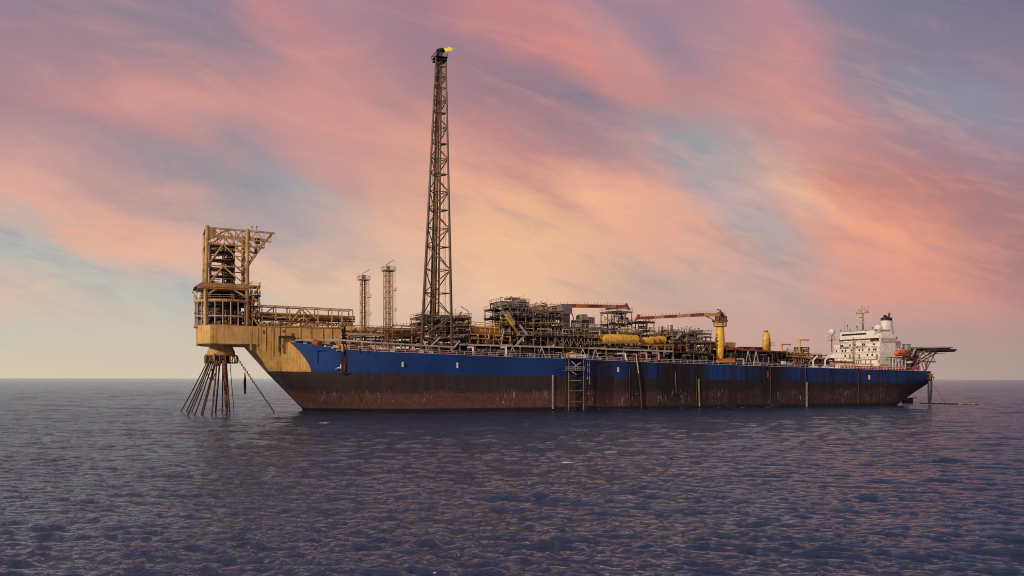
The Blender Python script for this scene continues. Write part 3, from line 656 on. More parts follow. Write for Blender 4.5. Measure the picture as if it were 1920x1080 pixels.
# ------------------------------------------------------------------ turret and its swivel tower
def T_at(px, s):
    k = (px-960)/FPX; return (OX + s*CY - k*(OY+s*SY))/(SY + k*CY)
def Zs(px, py, s, t): return CAM_H + (709+3*px/1920-py)*depth(s, t)/FPX

TN = -7.5                              # near frame of the turret tower
TF = 6.5                               # far frame
DZ = Z(420, 611, -12)                  # deck on top of the cantilever
SC = (S(385, TN)+S(463, TN))/2         # turret centre
TC = (TN+TF)/2
def turret():
    z_ring = Z(420, 561, -12); z_mid = Z(420, 591.5, -12); z_pl = Z(420, 540, TN); z_top = Z(420, 429, TN)
    T = Thing('turret_tower', 'tall tan steel portal frame on the bow with a round caged deck below it', 'tower', (SC, TC, DZ))
    R = (470-364)/2*depth(SC, TC)/FPX
    def ring(r, z, n=20, a0=0): return [(SC+r*cos(a0+2*pi*i/n), TC+r*sin(a0+2*pi*i/n), z) for i in range(n)]
    # lower deck, cage ring and posts
    T.part('deck_ring', MB().lathe([(R, 0), (R+.3, .1), (R+.3, .75), (R, .8)], (SC, TC, DZ-.3), 16), 'tan_steel')
    T.part('deck_ring', MB().lathe([(R, -.3), (R+.3, 0), (R+.3, .5), (R, .6)], (SC, TC, z_ring-.3), 16), 'cream_steel')
    m = MB()
    P = ring(R-.1, z_mid, 24)
    for a, b in zip(P, P[1:]+P[:1]): m.tube(a, b, .28)
    T.part('cage_ring', m, 'light_steel')
    for i in range(24):
        a = 2*pi*(i+.5)/24; x, y = SC+(R-.1)*cos(a), TC+(R-.1)*sin(a)
        T.part('cage_post', MB().tube((x, y, DZ), (x, y, z_ring), .17), 'light_steel')
    T.part('handrail', MB().rail(ring(R+.2, z_ring+.3, 14)+ring(R+.2, z_ring+.3, 14)[:1], 1.3, 2.4, .06), 'cream_steel')
    # dark swivel core with machinery visible through the cage
    zc = DZ+.4
    T.part('swivel_core', MB().lathe([(5.4, 0), (5.4, 3.0), (6.8, 3.2), (6.8, 3.6), (5.0, 3.8), (5.0, z_ring-zc-1.6), (7.4, z_ring-zc-1.4), (7.4, z_ring-zc-.4)], (SC, TC, zc), 24), 'dark_steel')
    rg = random.Random(3)
    for i in range(70):
        a = rg.uniform(pi*.95, 2.05*pi); r = rg.uniform(5.5, 8.3); x, y = SC+r*cos(a), TC+r*sin(a); z = rg.uniform(zc, z_ring-3)
        q = rg.random(); mt = rg.choice(['rust_steel', 'tan_steel', 'dark_steel', 'dark_steel', 'cream_steel', 'grey_steel', 'orange_paint' if rg.random() < .3 else 'dark_steel'])
        if q < .4: T.part('pipe', MB().path([(x, y, zc), (x, y, z), (x+rg.uniform(-2, 2), y, z), (x, y+1.5, z)], rg.uniform(.12, .3)), mt)
        elif q < .7: T.part('valve', MB().ball((x, y, z), rg.uniform(.3, .6), 8, 6).tube((x, y, z), (x, y-.9, z), .12).lathe([(.5, 0), (.5, .1)], (x, y-1, z), 10, 't'), mt)
        else: T.part('pipe', MB().path([(x-1.5, y, z), (x+1.5, y, z), (x+1.5, y, z+1.5)], rg.uniform(.1, .25)), mt)
    # thick vertical guards left and right of the cage
    for px in (372, 378, 385, 463):
        t = TN if px > 380 else TC if px > 375 else TC+2; s = S(px, t); T.part('column', MB().tube((s, t, DZ), (s, t, z_pl), .55 if px > 380 else .35, n=10), 'cream_steel' if px < 460 else 'tan_steel')
    # machinery level
    for i in range(16):
        s = SC+rg.uniform(-8, 8); t = rg.uniform(TN+1, TC+4); h = rg.uniform(1.2, 2.9)
        T.part('vessel', MB().lathe([(.8, 0), (.8, h*.7), (.5, h*.9), (.1, h)], (s, t, z_ring+.3), 10), rg.choice(['white_paint', 'light_steel', 'dark_steel', 'grey_steel', 'dark_steel']), smooth=True)
    T.part('enclosure', MB().box((SC-6, TC+1, z_ring), (SC+7, TC+5, z_pl-.6)), 'black_steel')
    # upper platform girder
    a, b = S(371, TN-1), S(466, TN)
    T.part('platform', MB().box((a, TN-.6, z_pl-.5), (b, TF+.6, z_pl)).box((a+1.5, TN-.8, z_pl), (b, TN-.2, z_pl+1.3)).box((a+1.5, TF+.2, z_pl), (b, TF+.8, z_pl+1.3)), 'tan_steel')
    T.part('apron', MB().add([(a-1, TN+.5, z_pl), (a+1.4, TN-.6, z_pl+1.6), (a+1.4, TF+.6, z_pl+1.6), (a-1, TF-.5, z_pl), (a+1.4, TN-.6, z_pl-.1), (a+1.4, TF+.6, z_pl-.1)], [(0, 1, 2, 3), (0, 4, 1), (3, 2, 5), (0, 3, 5, 4), (1, 4, 5, 2)]), 'rust_steel')
    zt = z_pl+.5; sl, sr = S(386, TN), S(463.5, TN)
    for t in (TN, TF):
        zl, zr = Zs(386, 423, sl, TN), Zs(463, 430, sr, TN)
        T.part('column', MB().tube((sl-.0, t, z_ring), (sl+.3, t, zl), .62, .55, 12), 'cream_steel', smooth=True)
        T.part('column', MB().tube((sr, t, z_ring), (sr-.0, t, zr), .62, .55, 12), 'cream_steel' if t < 0 else 'tan_steel', smooth=True)
        # inclined braces below the platform
        T.part('brace', MB().tube((sl, t, z_ring+1.4), (sl+3.6, t, z_pl-.2), .33).tube((sr, t, z_ring+1), (sr-4.6, t, z_pl-.2), .33), 'cream_steel')
        # top truss with the crane runway reaching aft
        zt0, zt1 = Zs(386, 427, sl, TN), Zs(386, 444.5, sl, TN); se = S(515, TN) if t < 0 else S(515, TN)-.4
        lo = se-1.2; zr0 = Zs(515, 438, se, TN); zr1 = Zs(511, 454, lo, TN)
        T.part('top_chord', MB().beam((sl, t, zt0), (se, t, zr0), .5, .55), 'cream_steel')
        T.part('bottom_chord', MB().beam((sl, t, zt1), (lo, t, zr1), .4), 'cream_steel')
        m = MB(); n = 9
        for i in range(n+1):
            f = i/n; s = sl+(lo-sl)*f; za = zt0+(zr0-zt0)*f; zb_ = zt1+(zr1-zt1)*f
            m.tube((s, t, za), (s, t, zb_), .12)
            if i < n:
                g = (i+1)/n; s2 = sl+(lo-sl)*g
                m.tube((s, t, (zb_, za)[i % 2]), (s2, t, (zt1+(zr1-zt1)*g, zt0+(zr0-zt0)*g)[(i+1) % 2]), .14)
        T.part('truss_web', m, 'tan_steel')
        T.part('strut', MB().tube((sr, t, Zs(465, 501, sr, TN)), (se-1.5, t, zr0-.6), .3), 'cream_steel')
        zh1, zh2 = Zs(420, 459, SC, TN), Zs(420, 500, SC, TN); slope = (zr0-zt0)/(se-sl)
        for zz in (zh1, zh2):
            d = (sr-sl)/2*slope*.7; e = sr if zz == zh2 else S(487, TN)
            T.part('cross_beam', MB().beam((sl, t, zz-d), (e, t, zz+(e-SC)*slope*.7), .38), 'cream_steel')
        T.part('cross_beam', MB().beam((S(437, TN), t, zh1-1.4), (S(481, TN), t, zh1-1.9), .28), 'cream_steel')
        sm = SC-1.0
        for zz, zlow in ((zh1, zh2+.4), (zh2, zt+.6)):
            T.part('brace', MB().tube((sm, t, zz), (sl+.8, t, zlow), .28), 'cream_steel')
            T.part('brace', MB().tube((sm, t, zz), (sr-.6, t, zlow), .24), 'cream_steel')
        T.part('brace', MB().tube((sl, t, zt1-1.2), (sl+6, t, zt0-.3), .3), 'cream_steel')
        T.part('brace', MB().tube((sm+.5, t, zt0-.4), (sr-.6, t, zh1-.2), .24).tube((sm+3.4, t, zt0-.4), (sr-.6, t, zt1-2.6), .2), 'cream_steel')
        T.part('brace', MB().tube((sr, t, zt0-1), (S(487, TN), t, zh1-1.1), .24).tube((sr+.4, t, zt1-1), (S(483, TN), t, zh1-2), .2), 'cream_steel')
    for s, za in ((sl, zt0), (sl, zh1), (sl, zh2), (sr, zt0-1), (sr, zh1-.6), (sr, zh2-.6), (se-.3, zr0)):
        T.part('cross_beam', MB().beam((s, TN, za), (s, TF, za), .4), 'tan_steel')
    T.part('brace', MB().tube((sl, TN, zh2), (sl, TF, zh1), .2).tube((sl, TF, zh2), (sl, TN, zt), .2), 'tan_steel')
    T.part('brace', MB().tube((sr, TN, zh2), (sr, TF, zh1), .2).tube((sr, TF, zh2), (sr, TN, zt), .2), 'tan_steel')
    T.part('panel', MB().box((sl+.7, TN-.3, Zs(386, 443, sl, TN)), (sl+2.8, TN-.1, Zs(386, 429.5, sl, TN))), 'tan_steel')
    T.part('hoist', MB().box((S(478, TC), TC-.8, zr0-2.6), (S(478, TC)+1.4, TC+.8, zr0-.8)).tube((S(480, TC), TC, zr0-2.6), (S(480, TC), TC, zr0-4.2), .1), 'dark_steel')
    for px in (472, 481): T.part('antenna', MB().tube(pt(px, 435, TN), pt(px, 424, TN), .12, .05).ball(pt(px, 426, TN), .25, 6, 4), 'dark_steel')
    T.part('weight_box', MB().box(pt(477, 476, TN-.3), pt(481, 467, TN+.5)), 'dark_steel')
    # swivel stack inside the portal
    a, b = S(394, TC), S(437, TC); zlv = [Zs(416, y, SC, TC) for y in (533, 519, 505, 489, 474, 463)]
    for s in (a, (a+b)/2+.5, b):
        for t in (TC-3, TC+3): T.part('stack_column', MB().beam((s, t, zlv[0]), (s, t, zlv[-1]+.8), .38), 'dark_steel')
    for k, z in enumerate(zlv):
        T.part('stack_floor', MB().box((a-.2, TC-3.4, z-.3), (b+.3, TC+3.4, z)), 'rust_steel' if k % 2 else 'dark_steel')
        if k < len(zlv)-1:
            h = zlv[k+1]-z
            T.part('swivel', MB().lathe([(1.5, 0), (1.5, h*.25), (.8, h*.3), (.8, h*.55), (1.4, h*.6), (1.4, h*.75)], (SC+1.2, TC, z), 16), 'dark_steel')
            for j in range(6):
                T.part('pipe', rand_pipe(rg, ((a-.3, TC-3.5, z+.2), (b+.2, TC-1.5, z+h-.4)), rg.choice([.12, .18, .24])), rg.choice(['tan_steel', 'dark_steel', 'rust_steel', 'grey_steel', 'cream_steel']))
    T.part('ladder', MB().ladder((a-.8, TC-4.8, zlv[0]), (a-.8, TC-4.8, zlv[-1]+1), .6), 'cream_steel')
    # stray lamp arms on the left rim
    T.part('lamp_post', MB().path([pt(366, 559, -3), pt(364, 552, -3), pt(361, 548, -3)], .12).ball(pt(361, 548.5, -3), .3, 6, 4), 'light_steel')
    T.part('lamp_post', MB().path([pt(371, 559, -3), pt(370, 553, -3), pt(368, 553, -3)], .12), 'light_steel')
turret()

def stair_tower():
    t0, t1 = -8.0, -3.0
    T = module('stair_tower', 'slim open stair tower of rusty steel against the aft side of the turret', 'stair tower', 473, 486, t0, t1, [DZ, DZ+3.2, DZ+6.6, DZ+10, DZ+13.0], ns=2, ntt=2, mat='tan_steel', pipes=14, gear=1, seed=5, solid=0)
    s0, s1 = S(473, t0), S(486, t0)
    for k in range(4):
        za = DZ+3.3*k; T.part('stair', MB().beam((s0 if k % 2 else s1, t0-.2, za), (s1 if k % 2 else s0, t0-.2, za+3.3), .25, .3), 'cream_steel')
stair_tower()

# ------------------------------------------------------------------ chain table, mooring lines, risers
def chain_table():
    t = TC; z0, z1 = Z(417, 682, t), Z(417, 645.5, t); s = S(414.5, t); zc = Z(417, 667.5, t)
    T = Thing('chain_table', 'rusty cream cone with a caged ring hanging under the bow turret', 'mooring buoy', (s, t, z0))
    sc = depth(s, t)/FPX
    T.part('cone', MB().lathe([(25*sc, zc-.2), (25*sc, zc+1.2), (20.5*sc, z1-.9), (19.3*sc, z1-.2), (19.3*sc, z1+1.5)], (s, t, 0), 32), 'cream_steel')
    T.part('inner_drum', MB().lathe([(17*sc, z0+.3), (17*sc, zc)], (s, t, 0), 20), 'dark_steel')
    for z, r in ((z0, 30), (zc, 28.5)):
        T.part('cage_ring', MB().lathe([(r*sc-.8, 0), (r*sc, 0), (r*sc, .3), (r*sc-.8, .3)], (s, t, z), 24), 'tan_steel' if z > z0 else 'dark_steel')
    for i in range(18):
        a = 2*pi*i/18; b = a+2*pi/36*(1 if i % 2 else -1)*1.6; r = 29*sc
        T.part('cage_post', MB().beam((s+r*cos(a), t+r*sin(a), z0+.3), (s+r*cos(a), t+r*sin(a), zc), .22 if i % 3 else .5), 'tan_steel' if i % 3 else 'cream_steel')
        if i % 2: T.part('cage_brace', MB().tube((s+r*cos(a), t+r*sin(a), z0+.3), (s+r*cos(a+.35), t+r*sin(a+.35), zc), .1), 'tan_steel')
    rg = random.Random(9)
    for i in range(14):
        a = rg.uniform(pi*.9, pi*1.55); r = 25*sc+rg.uniform(-.5, .5); T.part('chain_stopper', MB().box((s+r*cos(a)-.35, t+r*sin(a)-.35, z0+rg.uniform(0, 1)), (s+r*cos(a)+.35, t+r*sin(a)+.35, zc+rg.uniform(-.6, .6))), rg.choice(['rust_steel', 'dark_steel', 'black_steel']))
chain_table()
def mooring():
    zt = Z(417, 682, TC)+.6
    # (top px, foot px, foot py, thickness, material, label)
    L = [(389, 338, 774, .19, 'chain_iron', 'leftmost dark mooring line, slanting furthest out from the turret into the sea'),
         (392, 349, 773, .19, 'chain_iron', 'second dark mooring line from the left edge of the fan under the turret'),
         (394, 351, 781, .19, 'chain_iron', 'third mooring line from the left, its foot nearest the viewer'),
         (397, 359, 773, .19, 'chain_iron', 'fourth mooring line from the left in the fan under the turret'),
         (400, 365, 779, .19, 'chain_iron', 'fifth mooring line from the left in the fan under the turret'),
         (403, 377, 776, .22, 'rust_pipe', 'rusty slanting line, left one of the close pair in the middle of the fan'),
         (405, 380, 777, .22, 'chain_iron', 'dark slanting line, right one of the close pair in the middle of the fan'),
         (407, 397, 778, .27, 'rust_pipe', 'nearly upright rusty riser left of the centre of the fan'),
         (412, 404, 776, .27, 'chain_iron', 'nearly upright thick dark riser at the centre of the fan'),
         (418, 417, 776, .24, 'chain_iron', 'thin vertical dark riser just left of the thick orange one'),
         (421, 425, 776, .5, 'rust_pipe', 'thickest riser, orange with rust, dropping straight into the sea'),
         (424, 431, 775, .24, 'rust_pipe', 'thin riser just right of the thick orange one'),
         (431, 439, 773, .11, 'chain_iron', 'hair-thin rightmost vertical line under the turret')]
    for tx, fx, fy, r, mt, lb in L:
        Zf = CAM_H*FPX/(fy-709-3*fx/1920); X = (fx-960)/FPX*Zf
        rel = (X-OX, Zf-OY); s = rel[0]*CY+rel[1]*SY; t = -rel[0]*SY+rel[1]*CY
        tt = TC-6.5*math.sqrt(max(0, 1-((tx-417)/30)**2))*.8
        top = (S(tx, tt), tt, zt); f = (s, t, 0)
        d = tuple(f[i]+(f[i]-top[i])*.12 for i in range(3))
        T = Thing('riser_pipe' if 'riser' in lb else 'mooring_line', lb, 'riser' if 'riser' in lb else 'mooring line', (s, t, 0), 'lines fanning out from the chain table into the sea')
        m = MB(); n = 14; P = []
        for i in range(n+1):
            u = i/n; P.append(tuple(top[k]+(d[k]-top[k])*u for k in range(2))+(top[2]+(d[2]-top[2])*u-(.35*sin(pi*u) if r < .5 else 0),))
        for a, b in zip(P, P[1:]): m.tube(a, b, r, n=8)
        T.part('pipe' if 'riser' in lb else 'cable', m, mt, smooth=True)
        if r > .25: T.part('socket', MB().tube(top, P[1], r*1.5, n=8), 'rust_steel')
    # slack loops hung between the left lines
    for a, b, dip, lb in (((389, 700), (403, 700), 13, 'slack rope loop hanging left between the mooring lines'), ((397, 692), (406, 692), 22, 'slack rope loop hanging right between the mooring lines')):
        m = MB(); t = TC-7; P = []
        for i in range(11):
            u = i/10; P.append(pt(a[0]+(b[0]-a[0])*u, a[1]+(b[1]-a[1])*u+dip*4*u*(1-u), t))
        T = Thing('rope_loop', lb, 'rope', P[5]); 
        for p, q in zip(P, P[1:]): m.tube(p, q, .16)
        T.part('rope', m, 'chain_iron')
    # heavy stud-link chain running back to the right
    t0 = TC-4; a = pt(442, 668, t0); b = pt(514, 773, t0-4)
    T = Thing('anchor_chain', 'heavy dark stud-link chain slanting down to the sea right of the turret', 'chain', b)
    A, B = Vector(a), Vector(b); B2 = B+(B-A)*.05; L_ = (B2-A).length; n = int(L_/.62); m = MB(); d = (B2-A).normalized(); side = d.cross(Vector((0, 1, 0))).normalized(); oth = d.cross(side)
    for i in range(n):
        c = A.lerp(B2, (i+.5)/n); w = side if i % 2 else oth; P = [c+d*(.42*cos(q))+w*(.27*sin(q)) for q in (2*pi*j/8 for j in range(9))]
        for p, q in zip(P, P[1:]): m.tube(p, q, .10, n=5)
    T.part('chain_links', m, 'chain_iron')
    t1 = t0-2; p0 = pt(459, 700, t1)
    T = Thing('hanging_rope', 'tangled dark rope bundle dangling from the heavy chain', 'rope', p0)
    rg = random.Random(2); m = MB()
    for k in range(4):
        P = [p0]
        for i in range(1, 8): q = pt(459.5+(k-1.5)*.9*math.sin(i/7*pi)+rg.uniform(-.3, .3)-(.8 if k < 2 else -.2)*i/7, 700+i*(5.7 if k % 2 else 5.2), t1+.1*k); P.append(q)
        for p, q in zip(P, P[1:]): m.tube(p, q, .17)
    T.part('rope', m, 'chain_iron')
mooring()

# ------------------------------------------------------------------ pipe bridge on the forecastle
def pipe_bridge():
    tn, tf = -7.5, -1.5; zb0 = Z(560, 613, -9)
    T = Thing('pipe_bridge', 'long tan trestle carrying pipes along the top of the yellow bow', 'pipe bridge', (S(575, tn), (tn+tf)/2, zb0))
    s0, s1 = S(491, tn), S(661, tn); za, zc = Zs(491, 573, s0, tn), Zs(661, 581.5, s1, tn)
    top = lambda s: za+(zc-za)*(s-s0)/(s1-s0)
    for t in (tn, tf):
        T.part('top_chord', MB().beam((s0, t, za), (s1, t, zc), .38), 'cream_steel'); T.part('mid_chord', MB().beam((s0, t, za-2.3), (s1, t, zc-2.3), .28), 'tan_steel')
        for px in (491, 517, 543, 569, 596, 622, 641, 661):
            s = S(px, tn); T.part('post', MB().beam((s, t, zb0), (s, t, top(s)), .32), 'cream_steel' if t == tn else 'tan_steel')
        for p, q in ((569, 543), (569, 596), (569, 548), (569, 580)):
            pass
        sm = S(569, tn)
        T.part('brace', MB().tube((sm-.3, t, top(sm)-.3), (S(541, tn), t, zb0+.4), .2), 'cream_steel')
        T.part('brace', MB().tube((sm+.3, t, top(sm)-.3), (S(594, tn), t, top(sm)-3.6), .2), 'cream_steel')
        T.part('brace', MB().tube((sm, t, zb0+3.2), (S(543, tn), t, zb0+.2), .18).tube((sm, t, zb0+3.2), (S(590, tn), t, zb0+.2), .18), 'cream_steel')
        T.part('brace', MB().tube((S(661, tn), t, zb0+1.5), (S(640, tn), t, zb0-1.2), .25), 'cream_steel')
        T.part('brace', MB().tube((S(491, tn), t, zb0+3), (S(514, tn), t, top(s0)-.3), .18), 'tan_steel')
    for px in (491, 517, 543, 569, 596, 622, 641, 661):
        s = S(px, tn); T.part('cross_beam', MB().beam((s, tn, top(s)), (s, tf, top(s)), .25).beam((s, tn, top(s)-3.1), (s, tf, top(s)-3.1), .25), 'tan_steel')
    for i, (dz, t, r, mt) in enumerate(((-2.25, -6.4, .28, 'cream_steel'), (-3.0, -6.6, .3, 'tan_steel'), (-3.75, -6.2, .26, 'rust_steel'), (-3.0, -4.4, .28, 'cream_steel'), (-3.8, -3.6, .25, 'dark_steel'))):
        T.part('pipe', MB().tube((s0-1.5, t, za+dz), (s1+1, t, zc+dz), r, n=10), mt, smooth=True)
    rg = random.Random(11)
    for i in range(46):
        s = s0+(s1-s0)*rg.random()
        T.part('valve', MB().tube((s, tn-.6, zb0), (s, tn-.6, zb0+1.1), .1).ball((s, tn-.6, zb0+rg.uniform(.5, 1.5)), rg.uniform(.2, .42), 7, 5).tube((s-.8, tn-.6, zb0+.5), (s+.9, tn-.6, zb0+.6), .09), rg.choice(['tan_steel', 'rust_steel', 'grey_steel', 'cream_steel', 'dark_steel']))
    for i in range(24): T.part('pipe', rand_pipe(rg, ((s0, tn-.3, zb0+.2), (s1, tf, zc-3)), rg.choice([.1, .15, .2])), rg.choice(['tan_steel', 'rust_steel', 'cream_steel', 'dark_steel']))
    m = MB(); zf = Z(560, 612.3, -12); m.rail([(S(494, -12.4), -12.2, zf), (S(640, -12.4), -12.2, zf)], 1.0, 2.2, .05); T.part('handrail', m, 'tan_steel')
pipe_bridge()

module('pipe_support', 'open tan pipe support frame dropping from the aft end of the pipe bridge', 'pipe support', 643, 660, -10, -3, [zd(15), Z(650, 633, -10), Z(650, 618, -10), Z(650, 604, -10)], ns=3, mat='tan_steel', pipes=50, gear=5, seed=23, rails=False, floors=False)

# ------------------------------------------------------------------ small lattice vent towers and the flare tower
def vent_tower(label, px0, px1, ptop, pbase, t, w, mat, dav, seed, ladder_px):
    s0, s1 = S(px0, t), S(px1, t); z0, z1 = Z((px0+px1)/2, pbase, t), Z((px0+px1)/2, ptop, t)
    T = Thing('vent_tower', label, 'vent tower', ((s0+s1)/2, t+w/2, z0), 'lattice vent towers on the foredeck')
    n = 15; zs = [z0+(z1-z0)*i/n for i in range(n+1)]
    c = [(s0, t), (s1, t), (s1, t+w), (s0, t+w)]
    lattice(T, c, c, zs, .15, .065, mat)
    cs, ct = (s0+s1)/2, t+w/2
    for dx, dy, r in ((-.45, -.3, .16), (.4, .2, .2)): T.part('vent_pipe', MB().tube((cs+dx, ct+dy, z0), (cs+dx, ct+dy, z1+1.4), r, n=10), 'rust_steel', smooth=True)
    T.part('platform', MB().box((s0-.7, t-.6, z1-.2), (s1+.9, t+w+.6, z1)), mat)
    T.part('handrail', MB().rail([(s0-.7, t-.6, z1), (s1+.9, t-.6, z1), (s1+.9, t+w+.6, z1), (s0-.7, t+w+.6, z1), (s0-.7, t-.6, z1)], 1.1, 1.2, .05), 'light_steel')
    T.part('cabinet', MB().box((cs-.5, ct-.5, z1), (cs+.6, ct+.5, z1+1.5)), 'grey_steel')
    T.part('davit', MB().path([pt(*p, t) for p in dav], .12), 'light_steel')
    lx = s1+.75; T.part('ladder', MB().ladder((lx, t+.3, z0), (lx, t+.3, z1), .5, .55, .05), 'light_steel')
    for k in range(1, 4): z = z0+(z1-z0)*k/4; T.part('rest_platform', MB().box((s1+.1, t-.4, z-.1), (s1+1.3, t+.9, z)).rail([(s1+1.3, t-.4, z), (s1+1.3, t+.9, z)], 1, 1, .04), mat)
    T.part('base_frame', MB().tube((s0-2, t, z0-.5), (s0, t, z0+3), .2).tube((s1+2, t, z0-.5), (s1, t, z0+3), .2), mat)
vent_tower('shorter left lattice vent tower on the foredeck, cream with a bent davit', 677.5, 688, 524, 657, -12, 2.2, 'cream_steel', [(678.5, 521), (678.5, 514), (693, 506)], 1, 692)
vent_tower('taller right lattice vent tower on the foredeck, brown with a bent davit', 722.5, 735.5, 507, 659, -16, 2.4, 'tan_steel', [(724, 505), (724, 496.5), (738.5, 488)], 2, 739)

def flare():
    tn = -21.0; ys = [655, 634, 592, 550, 506.5, 463, 428, 393, 358.6, 325, 296, 267, 236, 208.6, 185, 161, 139, 120, 103]
    sb0, sb1 = S(790, tn), S(847.5, tn); st0, st1 = S(817.2, tn+3), S(835.2, tn+3)
    w0 = (sb1-sb0); w1 = (st1-st0)
    cb = [(sb0, tn), (sb1, tn), ((sb0+sb1)/2+1.2, tn+w0*.87)]
    ct = [(st0, tn+3.2), (st1, tn+3.2), ((st0+st1)/2+.4, tn+3.2+w1*.87)]
    zs = [Z(822, y, tn+1.5) for y in ys]
    cs, cc = ((st0+st1)/2, tn+3.2+w1*.3)
    T = Thing('flare_tower', 'very tall three-legged lattice flare tower rising from the foredeck', 'flare tower', ((sb0+sb1)/2, tn+w0*.3, zs[0]))
    P = lattice(T, cb, ct, zs, .5, .19, 'flare_steel')
    # sloping feet down to the ship's side and the deck
    for i in range(3):
        a = P(i, zs[0]); T.part('foot', MB().tube(a, (a[0]+(-.2, .8, 0)[i], a[1]-(1.5 if i < 2 else 0), zd(a[0])-.1), .55, n=10), 'flare_steel')
    m0 = P(0, zs[1]); m1 = P(1, zs[1]); T.part('foot_brace', MB().tube(m0, ((sb0+sb1)/2-3, tn-1, zd(sb0)), .25).tube(((m0[0]+m1[0])/2+1, tn, zs[1]), ((sb0+sb1)/2-5, tn-1, zd(sb0)), .25).tube(m1, (sb1+5, tn+2, zs[1]+1), .25), 'light_steel')
    # flare stack pipes in the middle
    bs, bt = (sb0+sb1)/2+.3, tn+w0*.3
    for k, (dx, dy, r, mt) in enumerate(((-1.1, 0, .30, 'dark_steel'), (-.1, .3, .36, 'tan_steel'), (.9, -.2, .34, 'cream_steel'), (.4, .8, .2, 'rust_steel'))):
        T.part('stack_pipe', MB().tube((bs+dx*1.3, bt+dy, zs[2]), (cs+dx*.62, cc+dy*.6, zs[-1]+2.5), r, r*.9, 10), mt, smooth=True)
    for z0, z1, side in ((zs[1], zs[-1], 1), (zs[1], zs[-1], 0)):
        m = MB(); n = 150
        def q(z):
            a, b = P(0, z), P(1, z); f = .80 if side else .10; y = (.3 if side else 0)
            return Vector((a[0]+(b[0]-a[0])*f, a[1]+(b[1]-a[1])*f+(2.5*(1-(z-z0)/(z1-z0))+.6)*y, z))
        A, B = q(z0), q(z1); m.ladder(A, B, .55, .6, .05); T.part('ladder', m, 'grey_steel')
    for k in (3, 5, 7, 9, 11, 13): 
        c = P(2, zs[k]); a = P(1, zs[k]); T.part('rest_platform', MB().box(((a[0]*.6+c[0]*.4)-1, a[1]+.6, zs[k]-.1), ((a[0]*.6+c[0]*.4)+.6, a[1]+2.2, zs[k])), 'dark_steel')
    zt = zs[-1]; T.part('platform', MB().box((st0-.3, tn+2.4, zt-1.1), (st1+.3, tn+3.2+w1, zt-.8)).box((st0-.45, tn+2.2, zt-.2), (st1+.45, tn+3.4+w1, zt)), 'black_steel')
    T.part('handrail', MB().rail([(st0-.45, tn+2.2, zt), (st1+.45, tn+2.2, zt), (st1+.45, tn+3.4+w1, zt), (st0-.45, tn+3.4+w1, zt), (st0-.45, tn+2.2, zt)], 1.1, 1.2, .05), 'dark_steel')
    T.part('flare_tip', MB().tube((cs-.9, cc, zt), (cs-.9, cc, zt+2.8), .38, n=10).tube((cs+.5, cc, zt), (cs+.5, cc, zt+2.2), .45, n=10).lathe([(1.0, 2.2), (1.15, 2.4), (.9, 3.1), (.6, 3.1)], (cs+.5, cc, zt), 12).path([(cs+1.2, cc, zt), (cs+1.5, cc, zt+2.4), (cs+1.1, cc, zt+3)], .1).path([(cs-.2, cc, zt), (cs-.3, cc, zt+2.9)], .12), 'black_steel')
    # flame leaning downwind
    F = Thing('gas_flame', 'small ragged yellow gas flame blowing off the top of the flare tower', 'flame', (cs+1, cc, zt+3.0))
    rg = random.Random(4)
    for lb, n, x0, x1, rr in (('flame_tongue', 15, 1.4, 4.2, .34), ('flame_tongue', 9, 2.6, 5.4, .2)):
        m = MB()
        for i in range(n):
            f = i/n; x = cs+x0+(x1-x0)*f+rg.uniform(-.2, .2); z = zt+2.9+1.05*f+rg.uniform(-.35, .35); r = rr*(1.0-.6*abs(f-.45))*rg.uniform(.6, 1.2)
            m.ball((x, cc+rg.uniform(-.4, .4), z), r, 9, 6, (1.4+rg.random(), .8, .55))
        F.part(lb, m, 'flame', smooth=True)
flare()

# ------------------------------------------------------------------ process plant along the deck
zlev = lambda px, ys, t: [Z(px, y, t) for y in ys]
YP = ['yellow_paint', 'cream_steel', 'orange_paint', 'tan_steel', 'grey_steel']
DKP = ['dark_steel', 'dark_steel', 'black_steel', 'grey_steel', 'rust_steel']
